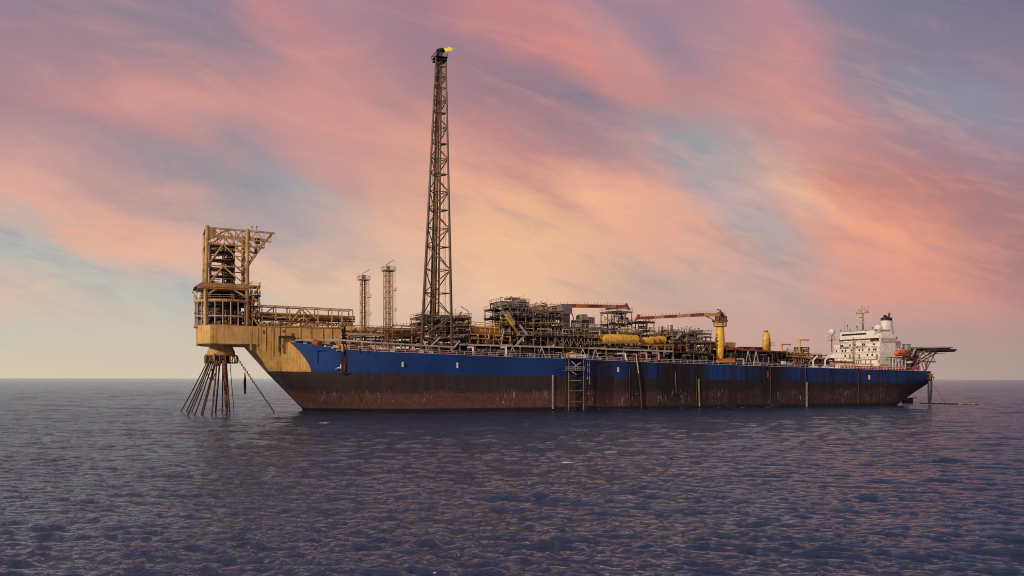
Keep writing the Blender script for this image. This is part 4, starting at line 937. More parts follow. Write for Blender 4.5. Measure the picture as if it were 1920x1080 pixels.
# foredeck pipe rack
def foredeck_rack():
    tn, tf = -14.0, -6.0; s0, s1 = S(655, tn), S(790, tn)
    T = Thing('pipe_rack', 'low brown pipe rack running along the foredeck past the vent towers', 'pipe rack', ((s0+s1)/2, -10, zd(s0)))
    for px in range(658, 790, 19):
        for t in (tn, tf): s = S(px, tn); T.part('post', MB().beam((s, t, zd(s)), (s, t, Z(px, 613, tn)), .3), 'tan_steel')
    for i, (y, r, mt, t) in enumerate(((612, .3, 'cream_steel', tn), (620, .38, 'tan_steel', tn+1), (628, .34, 'grey_steel', tn), (634, .3, 'grey_steel', tn+2), (641, .4, 'dark_steel', tn+3), (616, .3, 'cream_steel', tn+4), (625, .4, 'grey_steel', tn+5), (646, .45, 'dark_steel', tn+2))):
        pa, pb = (648, 796) if i != 0 else (735, 796); T.part('pipe', MB().tube(pt(pa, y-2, t), pt(pb, y+2, t), r, n=8), mt, smooth=True)
    T.part('pipe', MB().tube(pt(655, 610.5, tn), pt(740, 613, tn), .1), 'grey_steel')
    rg = random.Random(21)
    for i in range(60): T.part('pipe', rand_pipe(rg, ((s0, tn-1, zd(s0)), (s1, tf, Z(700, 622, tn))), rg.choice([.1, .16, .22])), rg.choice(['tan_steel', 'grey_steel', 'dark_steel', 'cream_steel', 'rust_steel']))
    for i in range(30):
        s = rg.uniform(s0-12, s1); w = rg.uniform(.4, 1.3); T.part('winch' if i % 3 == 0 else 'cabinet', (MB().lathe([(.9, 0), (.9, .2), (.5, .21), (.5, 1.6), (.9, 1.61), (.9, 1.8)], (s, -17+rg.uniform(0, 6), zd(s)+1), 12, 't') if i % 3 == 0 else MB().box((s-w, -17, zd(s)), (s+w, -15.5, zd(s)+rg.uniform(.6, 1.6)))), rg.choice(['red_paint', 'dark_steel', 'dark_steel', 'orange_paint', 'white_paint', 'rust_steel']))
    for px in range(738, 786, 6): s = S(px, tn); T.part('lamp_post', MB().beam((s, tn, Z(px, 612, tn)), (s, tn, Z(px, 606+rg.uniform(-2, 2), tn)), .15), 'light_steel')
foredeck_rack()
module('process_module', 'tangled brown pipework module directly behind the foot of the flare tower', 'process module', 794, 882, -9, 6, zlev(840, [654, 634, 618, 603, 592], -12), ns=6, mat='grey_steel', pal=['cream_steel', 'light_steel', 'dark_steel', 'yellow_paint', 'grey_steel', 'tan_steel'], pipes=85, gear=9, seed=31, roofgear=12)
T = module('process_module', 'narrow dark skid tower with a bent davit arm, just right of the flare tower', 'process module', 859, 878, -17, -11, zlev(868, [648, 634, 623, 612, 597], -17), ns=2, mat='dark_steel', pipes=30, gear=3, seed=32, roofgear=7)
T.part('davit', MB().path([pt(877.5, 600, -17), pt(877.5, 584, -17), pt(864, 575, -17)], .16), 'light_steel')
T = module('process_module', 'low yellow and orange skid with a pale horizontal tank under a yellow rail', 'process module', 880, 940, -18, -8, zlev(905, [648, 625.5], -18), ns=5, mat='tan_steel', pal=['yellow_paint', 'orange_paint', 'tan_steel', 'dark_steel', 'cream_steel', 'green_paint'], pipes=30, gear=22, seed=33, rails=False)
a = pt(884, 619, -15); b = pt(936, 619.5, -15)
T.part('tank', MB().lathe([(.1, -.6), (1.0, -.3), (1.35, .3), (1.35, b[0]-a[0]-.3), (1.0, b[0]-a[0]+.3), (.1, b[0]-a[0]+.6)], a, 20, 's'), 'cream_steel', smooth=True)
for y, r in ((605, .12), (609, .1), (613, .28)): T.part('pipe', MB().tube(pt(880, y-1.5, -17), pt(937, y+3, -17), r), 'yellow_paint')
for px in range(882, 937, 9): T.part('post', MB().beam(pt(px, 625, -17), pt(px, 604+(px-880)*.08, -17), .16), 'yellow_paint')
# the big compression block
module('process_module', 'tallest left block of the plant, a dense stack of pipes and decks', 'process module', 941, 1000, -18, -2, zlev(970, [649, 629, 610, 593, 576], -18), ns=5, mat='grey_steel', pipes=88, gear=11, seed=41, roofgear=10, solid=.5)
T = module('process_module', 'raised top tier of the tallest block, crowned with cream pipes and exchangers', 'process module', 940, 990, -16, -6, zlev(965, [576, 566], -16), ns=5, mat='grey_steel', pal=['cream_steel', 'light_steel', 'grey_steel', 'tan_steel'], pipes=40, gear=26, seed=42, roofgear=10, solid=.4)
T.part('tank', MB().lathe([(.1, -.3), (1.0, 0), (1.0, 5), (.1, 5.3)], pt(960, 567.5, -15), 16, 's'), 'light_steel', smooth=True)
module('process_module', 'wide dark block of decks between the tallest block and the purple-grey stack', 'process module', 1000, 1054, -19, -2, zlev(1028, [650, 630, 611.5, 596, 583], -19), ns=5, mat='grey_steel', pipes=85, gear=11, seed=43, roofgear=14, solid=.55)
module('process_module', 'brown-decked block with orange trays on the upper storey left of the crane cab', 'process module', 1003, 1046, -6, 8, zlev(1025, [596, 585, 577], -6), ns=4, mat='dark_steel', pal=['orange_paint', 'tan_steel', 'grey_steel', 'light_steel'], pipes=36, gear=12, seed=44, roofgear=10)
module('process_module', 'dark open block below the purple-grey exhaust stack, with a wide walkway deck', 'process module', 1056, 1122, -19, -4, zlev(1090, [652, 633, 614], -19), ns=6, mat='grey_steel', pipes=70, gear=12, seed=45, roofgear=8, solid=.6)
# stair flights on the tall block
T = Thing('stairway', 'yellow zigzag stair flights on the left front of the tallest block', 'stairs', pt(965, 648, -19.5))
for p, q, mt in (((947, 590), (961, 611), 'yellow_paint'), ((952, 588), (964, 610), 'cream_steel'), ((961, 611), (974, 630), 'grey_steel'), ((974, 610), (988, 628), 'light_steel'), ((983, 630), (968, 648), 'light_steel')):
    T.part('flight', MB().beam(pt(*p, -19.3), pt(*q, -19.3), .9, .5), mt)
T.part('handrail', MB().rail([pt(950, 588, -19.8), pt(965, 609, -19.8)], 1.1, 1.6, .05).rail([pt(974, 628, -19.8), pt(997, 628, -19.8)], 1.1, 1.6, .05), 'light_steel')
T.part('landing', MB().box(pt(972, 630, -20.2), pt(997, 628.8, -18.3)), 'grey_steel')
# exhaust stacks
def stack(label, px0, px1, y0, y1, neck, t, seed):
    s0, s1 = S(px0, t), S(px1, t); zt, zn, z0 = Z(px0, y0, t), Z(px0, neck, t), Z(px0, y1, t); c = (s0+s1)/2; w = (s1-s0)/2
    T = Thing('exhaust_stack', label, 'exhaust stack', (c, t+w, z0), 'square exhaust stacks above the turbines')
    T.part('stack_head', MB().box((s0, t, zn), (s1, t+2*w, zt)), 'purple_steel'); T.part('stack_duct', MB().box((c-w*.68, t+.5, z0), (c+w*.68, t+2*w-.5, zn)), 'purple_steel')
    for f in (0, .34, .67, 1): z = zn+(zt-zn)*f; T.part('band', MB().box((s0-.12, t-.12, z-.1), (s1+.12, t+2*w+.12, z+.1)), 'grey_steel')
    for f in (.33, .66): s = s0+(s1-s0)*f; T.part('band', MB().box((s-.08, t-.1, zn), (s+.08, t-.001, zt)), 'grey_steel')
    for d in (-1, 1): T.part('brace', MB().tube((c+d*w*1.9, t, z0+(zn-z0)*.2), (c+d*w, t, zn), .18).beam((c+d*w*1.9, t, z0), (c+d*w*1.9, t, z0+(zn-z0)*.9), .25), 'dark_steel')
stack('large purple-grey square exhaust stack in front of the orange crane boom', 1054, 1072.5, 571, 624, 588, -12, 1)
stack('smaller grey exhaust stack partly hidden left of the large one', 1035, 1046, 575, 600, 590, 2, 2)
def units():
    for i, (a, b, y0, y1, mt, lb) in enumerate(((1080, 1090, 600, 613, 'light_steel', 'leftmost pale filter cabin on the walkway deck right of the big stack'), (1089, 1105, 590, 600, 'cladding', 'tallest cabin with a sloped hood on the deck right of the big stack'), (1100, 1115, 595, 613, 'cladding', 'boxy ribbed cabin at the right end of the walkway deck'))):
        t = -14+i*1.5; p, q = pt(a, y1, t), pt(b, y0, t); T = Thing('filter_cabin', lb, 'filter cabin', ((p[0]+q[0])/2, t+2, p[2]), 'filter cabins right of the big exhaust stack')
        if i == 1: T.part('hood', MB().add([(p[0], t, p[2]), (q[0], t, p[2]), (q[0]-1.2, t, q[2]), (p[0]+.6, t, q[2]), (p[0], t+4, p[2]), (q[0], t+4, p[2]), (q[0]-1.2, t+4, q[2]), (p[0]+.6, t+4, q[2])], [(0, 1, 2, 3), (7, 6, 5, 4), (0, 4, 5, 1), (1, 5, 6, 2), (2, 6, 7, 3), (3, 7, 4, 0)]), mt); T.part('leg_frame', MB().box((p[0]+.3, t+.3, p[2]-2.4), (q[0]-.3, t+3.6, p[2]-.004)), 'dark_steel')
        else: T.part('shell', MB().box((p[0], t, p[2]), (q[0], t+4, q[2])), mt)
        for f in (.25, .5, .75): s = p[0]+(q[0]-p[0])*f; T.part('rib', MB().box((s-.1, t-.12, p[2]+.2), (s+.1, t-.001, q[2]-.2)), 'grey_steel')
    T = Thing('deck_railing', 'pale handrail along the walkway deck below the filter cabins', 'railing', pt(1095, 613, -19.6))
    T.part('rails', MB().rail([pt(1074, 613.5, -19.6), pt(1121, 614.5, -19.6)], 1.2, 1.6, .07), 'light_steel')
units()
module('lattice_platform', 'tall flat-topped lattice platform tower behind the left end of the yellow tanks', 'platform tower', 1146, 1184, -2, 6, zlev(1165, [650, 628, 607, 584], -2), ns=4, mat='grey_steel', pal=['grey_steel', 'cream_steel', 'dark_steel', 'light_steel'], pipes=36, gear=5, seed=51, roofgear=5, solid=.1)
module('lattice_platform', 'shorter open lattice platform tower to the right of the tall one', 'platform tower', 1197, 1226, -1, 7, zlev(1212, [655, 639, 620, 603], -1), ns=3, mat='dark_steel', pal=['grey_steel', 'dark_steel'], pipes=8, gear=1, seed=52, roofgear=2, solid=0)
module('process_module', 'low cluttered skid between the walkway block and the tall lattice platform', 'process module', 1120, 1150, 4, 12, zlev(1135, [650, 628, 617], 4), ns=3, mat='grey_steel', pipes=24, gear=6, seed=53, roofgear=6)
module('process_module', 'low pipe deck on top of and behind the yellow tanks', 'process module', 1128, 1202, -6, 3, zlev(1165, [650, 624], -6), ns=5, mat='grey_steel', pal=['cream_steel', 'tan_steel', 'light_steel', 'grey_steel'], pipes=36, gear=10, seed=54, roofgear=26)

def hor_tank(label, px0, px1, py, t, r, ribs, group, mat='yellow_paint', legs=True):
    a = pt(px0, py, t); L = S(px1, t)-a[0]; c = (a[0]+L/2, t, a[2]-r-.8)
    T = Thing('storage_tank', label, 'tank', c, group)
    T.part('shell', MB().lathe([(.05, -.62*r), (.35*r, -.58*r), (.7*r, -.4*r), (.93*r, -.16*r), (r, .1), (r, L-.1), (.93*r, L+.16*r), (.7*r, L+.4*r), (.05, L+.62*r)], a, 28, 's'), mat, smooth=True)
    for i in range(ribs): x = a[0]+L*(i+.5)/ribs; T.part('band', MB().lathe([(r+.004, 0), (r+.035, .02), (r+.035, .14), (r+.004, .16)], (x, t, a[2]), 28, 's'), 'cream_steel' if i % 3 == 1 else mat)
    for f in (.18, .82): x = a[0]+L*f; T.part('saddle', MB().box((x-.3, t-r*.8, a[2]-r-1.2), (x+.3, t+r*.8, a[2]-r*.72)), 'grey_steel')
    for f in ((.45,) if L > 8 else ()): x = a[0]+L*f; T.part('nozzle', MB().tube((x, t, a[2]+r*.95), (x, t, a[2]+r+.7), .25, n=8).lathe([(.4, 0), (.4, .12)], (x, t, a[2]+r+.7), 10), mat)
    return T
hor_tank('nearest large banded yellow tank with its domed end towards the bow', 1129, 1193, 636.3, -17.5, 1.75, 14, 'large horizontal yellow tanks amidships')
hor_tank('large yellow tank just behind the nearest one, its domed end further left', 1113, 1180, 635.5, -13, 1.75, 12, 'large horizontal yellow tanks amidships')
hor_tank('small yellow drum left of the large tanks', 1105, 1113, 638, -16, 1.1, 2, 'large horizontal yellow tanks amidships')
for i, (a, b, y, t, lb) in enumerate(((1207, 1222, 640, -16, 'leftmost of the three stubby bright yellow vessels'), (1219, 1232, 638.6, -15, 'middle one of the three stubby bright yellow vessels'), (1232, 1246, 638, -14, 'rightmost and highest of the three stubby bright yellow vessels'))):
    hor_tank(lb, a, b, y, t, 1.35, 3, 'stubby yellow vessels amidships')
module('process_module', 'dark pipe skid supporting the large yellow tanks, red valves at its left end', 'process module', 1106, 1198, -20, -10, zlev(1150, [655, 648], -20), ns=7, mat='dark_steel', pal=['dark_steel', 'grey_steel', 'red_paint', 'light_steel', 'orange_paint', 'tan_steel'], pipes=40, gear=26, seed=61, rails=True, roofgear=10)
module('process_module', 'orange-tinted skid frame below the three stubby yellow vessels', 'process module', 1200, 1262, -19, -9, zlev(1230, [657, 646], -19), ns=5, mat='tan_steel', pal=['orange_paint', 'yellow_paint', 'light_steel', 'rust_steel', 'dark_steel'], pipes=36, gear=18, seed=62, rails=False)
module('process_module', 'brown pipe frame rising behind the stubby yellow vessels', 'process module', 1226, 1264, -4, 6, zlev(1245, [655, 638, 627], -4), ns=4, mat='grey_steel', pipes=40, gear=8, seed=63, roofgear=10)
def drum_stack(px0, px1, y0, y1, t, lb):
    s0, s1 = S(px0, t), S(px1, t); r = (s1-s0)/2*.93; z0, z1 = Z(px0, y1, t), Z(px0, y0, t)
    T = Thing('exhaust_drum', lb, 'exhaust stack', ((s0+s1)/2, t, z0), 'round exhaust drums behind the yellow vessels')
    T.part('drum', MB().lathe([(r*.8, 0), (r*.8, (z1-z0)*.35), (r, (z1-z0)*.4), (r, z1-z0-.3), (r*1.06, z1-z0-.3), (r*1.06, z1-z0)], ((s0+s1)/2, t, z0), 20), 'cladding')
    T.part('leg', MB().beam((s0, t, z0-3), (s0, t, z0+1), .2), 'grey_steel'); T.part('leg', MB().beam((s1, t, z0-3), (s1, t, z0+1), .2), 'grey_steel')
drum_stack(1234.5, 1243.5, 612.5, 628, -3, 'left and lower of the two round grey exhaust drums')
drum_stack(1252, 1261, 610, 630, -3, 'right and higher of the two round grey exhaust drums')
module('process_module', 'open-sided two-storey module left of the yellow crane, its deck crowded with equipment', 'process module', 1288, 1332, -19, -4, zlev(1310, [662, 643.5, 625], -19), ns=4, mat='grey_steel', pal=['purple_steel', 'grey_steel', 'light_steel', 'dark_steel', 'red_paint'], pipes=48, gear=9, seed=71, roofgear=26, solid=.7)
module('process_module', 'sloping stair and pipe module between the round drums and the open-sided module', 'process module', 1262, 1290, -18, -4, zlev(1276, [660, 644, 628], -18), ns=3, mat='grey_steel', pal=['rust_steel', 'grey_steel', 'cream_steel', 'dark_steel', 'green_paint'], pipes=60, gear=9, seed=72, roofgear=14, solid=.4)
T = Thing('stairway', 'pale stair flight slanting down left of the open-sided module', 'stairs', pt(1276, 628, -19))
T.part('flight', MB().beam(pt(1277, 625, -19), pt(1268, 636, -19), .8, .4).beam(pt(1268, 636, -19), pt(1258, 634, -19), .6, .3), 'light_steel')
T.part('handrail', MB().rail([pt(1277, 625, -19.4), pt(1268, 636, -19.4)], 1, 1.2, .05), 'light_steel')

# dark pipe deck between the main deck and the modules
def under_deck(name, label, px0, px1, yt0, yt1, tn, seed, mats, gap=27, topmat='light_steel', extra=70, back=True):
    s0, s1 = S(px0, tn), S(px1, tn); za, zc = Z(px0, yt0, tn), Z(px1, yt1, tn); rg = random.Random(seed)
    T = Thing(name, label, 'pipe deck', ((s0+s1)/2, tn+3, zd((s0+s1)/2)))
    top = lambda s: za+(zc-za)*(s-s0)/(s1-s0)
    T.part('edge_beam', MB().beam((s0, tn, za), (s1, tn, zc), .35, .55), topmat)
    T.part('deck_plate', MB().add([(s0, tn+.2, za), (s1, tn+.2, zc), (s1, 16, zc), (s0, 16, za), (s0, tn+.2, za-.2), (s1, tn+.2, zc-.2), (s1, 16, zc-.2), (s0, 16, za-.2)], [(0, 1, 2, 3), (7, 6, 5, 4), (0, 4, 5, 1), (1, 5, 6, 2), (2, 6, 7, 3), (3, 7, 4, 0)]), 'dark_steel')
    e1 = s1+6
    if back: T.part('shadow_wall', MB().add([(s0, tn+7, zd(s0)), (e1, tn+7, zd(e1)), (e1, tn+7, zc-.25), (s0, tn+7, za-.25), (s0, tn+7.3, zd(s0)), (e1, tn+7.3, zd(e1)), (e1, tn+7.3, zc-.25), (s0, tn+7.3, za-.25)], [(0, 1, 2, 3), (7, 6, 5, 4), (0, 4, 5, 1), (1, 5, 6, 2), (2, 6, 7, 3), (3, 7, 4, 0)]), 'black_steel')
    n = int((px1-px0)/gap)
    for i in range(n+1):
        s = s0+(s1-s0)*i/max(n, 1); T.part('post', MB().beam((s, tn, zd(s)), (s, tn, top(s)), .2 if gap < 20 else .26), 'dark_steel' if gap < 20 else 'grey_steel')
        if rg.random() < (.45 if gap > 20 else .12) and i < n: T.part('brace', MB().tube((s+1.2, tn, zd(s)), (s+2.6, tn, top(s)-.3), .16).tube((s+4.2, tn, zd(s)), (s+2.6, tn, top(s)-.3), .16), 'light_steel')
    for i in range(6):
        f = (i+1)/8; t = tn+rg.uniform(.3, 5); s = s0+(s1-s0)*rg.uniform(0, .2); e = s0+(s1-s0)*rg.uniform(.75, 1)
        T.part('pipe', MB().tube((s, t, zd(s)+(top(s)-zd(s))*f), (e, t, zd(e)+(top(e)-zd(e))*f), rg.choice([.14, .22, .3]), n=8), rg.choice(mats), smooth=True)
    for i in range(extra):
        s = rg.uniform(s0, s1-3); T.part('pipe', rand_pipe(rg, ((s, tn-.6, zd(s)+.2), (s+5, tn+4, top(s)-.3)), rg.choice([.08, .12, .18, .25])), rg.choice(mats))
    for i in range(int(extra*.5)):
        s = rg.uniform(s0+1, s1-2); w = rg.uniform(.3, 1.1); t = rg.uniform(tn-.5, tn+3); q = rg.random()
        if q < .6: T.part('cabinet', MB().box((s-w, t, zd(s)), (s+w, t+1, zd(s)+rg.uniform(.8, 2.2))), rg.choice(mats))
        else: T.part('valve', MB().tube((s, t, zd(s)), (s, t, zd(s)+1.3), .12).ball((s, t, zd(s)+1.3), .4, 8, 6).lathe([(.45, 0), (.45, .1)], (s, t-.6, zd(s)+1.3), 10, 't'), rg.choice(mats))
    return T
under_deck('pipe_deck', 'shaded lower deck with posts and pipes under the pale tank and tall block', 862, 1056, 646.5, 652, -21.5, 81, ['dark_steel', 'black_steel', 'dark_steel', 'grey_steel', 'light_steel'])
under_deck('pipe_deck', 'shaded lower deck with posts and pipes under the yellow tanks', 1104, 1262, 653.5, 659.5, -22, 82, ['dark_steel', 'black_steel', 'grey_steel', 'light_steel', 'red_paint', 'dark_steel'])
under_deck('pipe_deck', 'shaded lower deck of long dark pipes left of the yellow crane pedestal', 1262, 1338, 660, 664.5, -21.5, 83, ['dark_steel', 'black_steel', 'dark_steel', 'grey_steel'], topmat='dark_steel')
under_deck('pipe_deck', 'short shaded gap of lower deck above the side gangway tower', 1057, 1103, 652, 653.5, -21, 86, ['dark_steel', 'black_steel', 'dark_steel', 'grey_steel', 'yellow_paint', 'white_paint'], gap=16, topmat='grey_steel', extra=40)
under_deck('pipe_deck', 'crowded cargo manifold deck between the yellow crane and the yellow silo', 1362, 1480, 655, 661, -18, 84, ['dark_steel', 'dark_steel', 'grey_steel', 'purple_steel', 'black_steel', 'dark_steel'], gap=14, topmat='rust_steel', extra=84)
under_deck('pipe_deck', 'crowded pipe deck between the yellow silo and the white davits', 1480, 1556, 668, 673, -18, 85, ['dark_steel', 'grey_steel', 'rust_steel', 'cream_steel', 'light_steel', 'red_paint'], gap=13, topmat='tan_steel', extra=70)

# ------------------------------------------------------------------ deck cranes
def crane(label, ppx, ybase, t, ys, boom, strut, mirror=False, visible=True):
    s = S(ppx, t); Zf = lambda y: Zs(ppx, y, s, t); sc = depth(s, t)/FPX; z0 = Zf(ybase)
    T = Thing('deck_crane', label, 'crane', (s, t, z0), 'pedestal cranes with striped booms')
    prof = [(r*sc, Zf(y)-z0) for y, r in ys]
    T.part('pedestal', MB().lathe(prof, (s, t, z0), 28), 'yellow_paint', smooth=True)
    if visible:
        T.part('collar', MB().lathe([(11.5*sc, 0), (12.5*sc, .1), (12.5*sc, .55), (7*sc, .6)], (s, t, Zf(613)), 24), 'cream_steel')
        T.part('handrail', MB().rail([(s+12*sc*cos(2*pi*i/12), t+12*sc*sin(2*pi*i/12), Zf(613)+.55) for i in range(13)], 1.1, 2, .06), 'light_steel')
    d = -1 if not mirror else 1; zc = Zf(ys[-1][0])
    T.part('machinery_deck', MB().box((s-11*sc, t-10*sc, zc), (s+11*sc, t+10*sc, zc+.6)), 'rust_steel')
    T.part('winch_house', MB().box((s-8*sc, t-7*sc, zc+.6), (s+1*sc, t+5*sc, zc+2.0)), 'rust_steel')
    rg = random.Random(int(ppx))
    for i in range(10):
        x = s-d*rg.uniform(-4, 9)*sc; T.part('winch', MB().lathe([(.5, 0), (.5, .15), (.3, .16), (.3, .9), (.5, .91), (.5, 1.1)], (x, t-rg.uniform(0, 8)*sc, zc+1+rg.uniform(0, 2.6)), 10, 't'), rg.choice(['dark_steel', 'rust_steel', 'tan_steel']))
    T.part('gantry', MB().path([(s+3*sc, t, zc+.6), (s+1*sc, t, zc+4.4), (s-7*sc, t, zc+4.6)], .22).tube((s+9*sc, t, zc+.6), (s+2*sc, t, zc+4), .16).tube((s+8*sc, t-3*sc, zc+.6), (s+9*sc, t-3*sc, zc+3.2), .14), 'dark_steel')
    T.part('operator_cab', MB().box((s+5*sc, t-9*sc, zc+.6), (s+9.5*sc, t-5*sc, zc+2.2)), 'rust_steel')
    # boom: sections from the cab outwards
    for i in range(len(boom)-1):
        (x0, y0, h0, mt), (x1, y1, h1, _) = boom[i], boom[i+1]
        a, b = pt(x0, y0, t), pt(x1, y1, t); w = .75
        T.part('boom_section', MB().add([(a[0], t-w, a[2]-h0), (b[0], t-w, b[2]-h1), (b[0], t-w, b[2]), (a[0], t-w, a[2]), (a[0], t+w, a[2]-h0), (b[0], t+w, b[2]-h1), (b[0], t+w, b[2]), (a[0], t+w, a[2])], [(0, 1, 2, 3), (7, 6, 5, 4), (0, 4, 5, 1), (1, 5, 6, 2), (2, 6, 7, 3), (3, 7, 4, 0)]), mt)
    P = [pt(x, y, t) for x, y, h, mt in boom]; m = MB(); x = P[0][0]
    e = P[-1][0]; n = 24
    for i in range(n):
        q = P[0][0]+(e-P[0][0])*(i+.5)/n; zz = float(np.interp(q, [p[0] for p in sorted(P)], [p[2] for p in sorted(P)])); m.beam((q, t, zz), (q, t, zz+.9), .09)
    T.part('walkway_posts', m, 'rust_steel')
    T.part('tip_sheave', MB().add([(P[-1][0], t-.5, P[-1][2]+.5), (P[-1][0]-.8*(-d)*0, t-.5, P[-1][2]-.4), (P[-1][0]+d*2.2, t-.5, P[-1][2]-1.9), (P[-1][0]+d*.6, t-.5, P[-1][2]+.9), (P[-1][0], t+.5, P[-1][2]+.5), (P[-1][0], t+.5, P[-1][2]-.4), (P[-1][0]+d*2.2, t+.5, P[-1][2]-1.9), (P[-1][0]+d*.6, t+.5, P[-1][2]+.9)], [(0, 1, 2, 3), (7, 6, 5, 4), (0, 4, 5, 1), (1, 5, 6, 2), (2, 6, 7, 3), (3, 7, 4, 0)]), 'boom_red')
    T.part('boom_strut', MB().tube(pt(*strut[0], t), pt(*strut[1], t), .22), 'boom_cream')
    h = pt((boom[-1][0]+boom[-2][0])/2, boom[-1][1]+3, t); T.part('hook', MB().tube((h[0], t, h[2]+.3), (h[0], t, h[2]-2.2), .05).ball((h[0], t, h[2]-2.4), .4, 8, 6), 'dark_steel')
    return T
BR, BC = 'boom_red', 'boom_cream'
crane('yellow pedestal crane on the near side aft of the plant, boom resting towards the bow', 1350, 672, -17, [(672, 6.4), (664, 6.6), (641, 8.6), (634, 8.6), (616, 7.0), (604, 6.8)],
      [(1352, 588.5, 1.0, BC), (1318, 587.5, 1.25, BR), (1292, 589, 1.15, BC), (1267, 590.7, 1.1, BR), (1243, 592, 1.05, BC), (1224, 593.3, 1.0, BR), (1199, 594.5, .9, BR)], ((1322, 592.5), (1343, 603)))
crane('far-side crane with an orange and red striped boom pointing aft past the purple stack', 1022, 640, 14, [(640, 8), (600, 8), (592, 7)],
      [(1022, 577, .8, 'orange_paint'), (1052, 571, 1.3, 'orange_paint'), (1060, 571, 1.3, BR), (1078, 571, 1.3, 'orange_paint'), (1104, 571.5, 1.25, BR), (1129, 572, 1.2, BC), (1153, 572.5, 1.1, BR), (1172, 573, 1.0, BR)], ((1046, 581), (1030, 590)), mirror=True, visible=False)
T = Thing('boom_rest', 'upright boom rest post standing beside the crane pedestal foot', 'boom rest', pt(1354, 678, -21))
T.part('base', MB().box(pt(1350, 680, -21.5), pt(1370, 673, -19)), 'orange_paint'); T.part('post', MB().beam(pt(1352, 674, -21), pt(1352, 668, -21), .5), 'yellow_paint')

# cargo area furniture
def box_thing(name, label, cat, px0, py0, px1, py1, t, d, mat, group=None, ribs=6):
    p, q = pt(px0, py1, t), pt(px1, py0, t); T = Thing(name, label, cat, ((p[0]+q[0])/2, t+d/2, p[2]), group)
    T.part('shell', MB().box((p[0], t, p[2]), (q[0], t+d, q[2])), mat)
    for i in range(ribs): s = p[0]+(q[0]-p[0])*(i+.5)/ribs; T.part('rib', MB().box((s-.09, t-.09, p[2]+.15), (s+.09, t-.001, q[2]-.1)), mat)
    T.part('roof_edge', MB().box((p[0]-.08, t-.1, q[2]), (q[0]+.08, t+d+.08, q[2]+.12)), 'dark_steel'); return T
box_thing('shipping_container', 'left red shipping container behind the manifold deck', 'container', 1390, 651.5, 1406, 661, -8, 3, 'red_paint', 'red containers left of the silo')
box_thing('shipping_container', 'grey container between the two red ones', 'container', 1407, 651.5, 1415, 661, -8, 3, 'light_steel', 'red containers left of the silo', 3)
box_thing('shipping_container', 'right red shipping container beside the yellow silo', 'container', 1416, 652, 1430.5, 662, -8.2, 3, 'red_paint', 'red containers left of the silo')
box_thing('equipment_cabin', 'brown open-fronted cabin just right of the crane pedestal', 'cabin', 1361, 643.5, 1379, 653, -10, 4, 'tan_steel', ribs=3)
module('process_module', 'brown low skid in front of the equipment cabin, right of the crane', 'process module', 1361, 1392, -15, -9, zlev(1376, [668, 660, 652.5], -15), ns=4, mat='tan_steel', pal=['cream_steel', 'tan_steel', 'rust_steel', 'dark_steel'], pipes=40, gear=12, seed=91, rails=False)
module('process_module', 'dark skid partly hidden behind the left side of the crane pedestal', 'process module', 1330, 1344, -10, -4, zlev(1338, [665, 651, 641], -10), ns=2, mat='tan_steel', pal=['tan_steel', 'orange_paint', 'grey_steel'], pipes=20, gear=7, seed=92, rails=False)
def silo():
    t = -10; s = S(1436.5, t); sc = depth(s, t)/FPX; z0, z1 = Zs(1436, 659, s, t), Zs(1436, 626, s, t)
    T = Thing('yellow_silo', 'upright round yellow silo with instruments on its domed top', 'silo', (s, t, z0))
    r = 6.6*sc; T.part('shell', MB().lathe([(r, 0), (r, z1-z0-.4), (r*.85, z1-z0+.1), (r*.4, z1-z0+.5), (.1, z1-z0+.6)], (s, t, z0), 28), 'yellow_paint', smooth=True)
    for dx in (-3.2, 0, 3): T.part('top_fitting', MB().tube((s+dx*sc, t, z1), (s+dx*sc, t, z1+1.3), .14).box((s+dx*sc-.35, t-.3, z1+.8), (s+dx*sc+.35, t+.3, z1+1.1)), 'red_paint')
    T.part('ladder', MB().ladder((s+r+.6, t, z0), (s+r+.6, t, z1-3), .5, .5, .05), 'grey_steel'); T.part('platform', MB().box((s+r*.1, t-r-.9, z0+2.3), (s+r+1.4, t-r*.2, z0+2.45)).box((s+r*.2, t-r-.6, Zs(1436, 644, s, t)), (s+r+1.6, t, Zs(1436, 643.3, s, t))), 'rust_steel')
    T.part('pipe', MB().path([(s+.6, t-r-.25, z0), (s+.6, t-r-.25, z0+5), (s+r+.4, t-r*.4, z0+5)], .12), 'tan_steel')
silo()
def davit_crane(label, px, y0, y1, pxe, ye, t):
    p, q = pt(px, y1, t), pt(px, y0, t); e = pt(pxe, ye, t)
    T = Thing('davit_crane', label, 'davit crane', p, 'small olive davit cranes')
    T.part('post', MB().tube(p, (p[0], t, p[2]+(q[2]-p[2])*.55), .36, n=10).tube((p[0], t, p[2]+(q[2]-p[2])*.55), q, .36, .62, 10), 'yellow_paint')
    T.part('arm', MB().box((q[0]-.5, t-.3, q[2]-.45), (e[0], t+.3, q[2])), 'tan_steel'); T.part('hook', MB().tube((e[0]-.4, t, q[2]-.4), (e[0]-.4, t, q[2]-1.0), .06), 'dark_steel')
    T.part('base', MB().lathe([(.9, 0), (.9, .3), (.5, .35), (.4, .6)], p, 14), 'yellow_paint')
davit_crane('left and lower of the two small olive davit cranes', 1465.5, 645, 659, 1482, 645.5, -12)
davit_crane('right and taller of the two small olive davit cranes', 1499, 636.8, 662, 1516, 637.5, -12)
module('lattice_platform', 'small dark portal frame beside the taller davit crane', 'frame', 1503, 1516, -13, -9, zlev(1510, [668, 655, 651], -13), ns=2, mat='dark_steel', pipes=10, gear=1, seed=93, rails=False, floors=False)
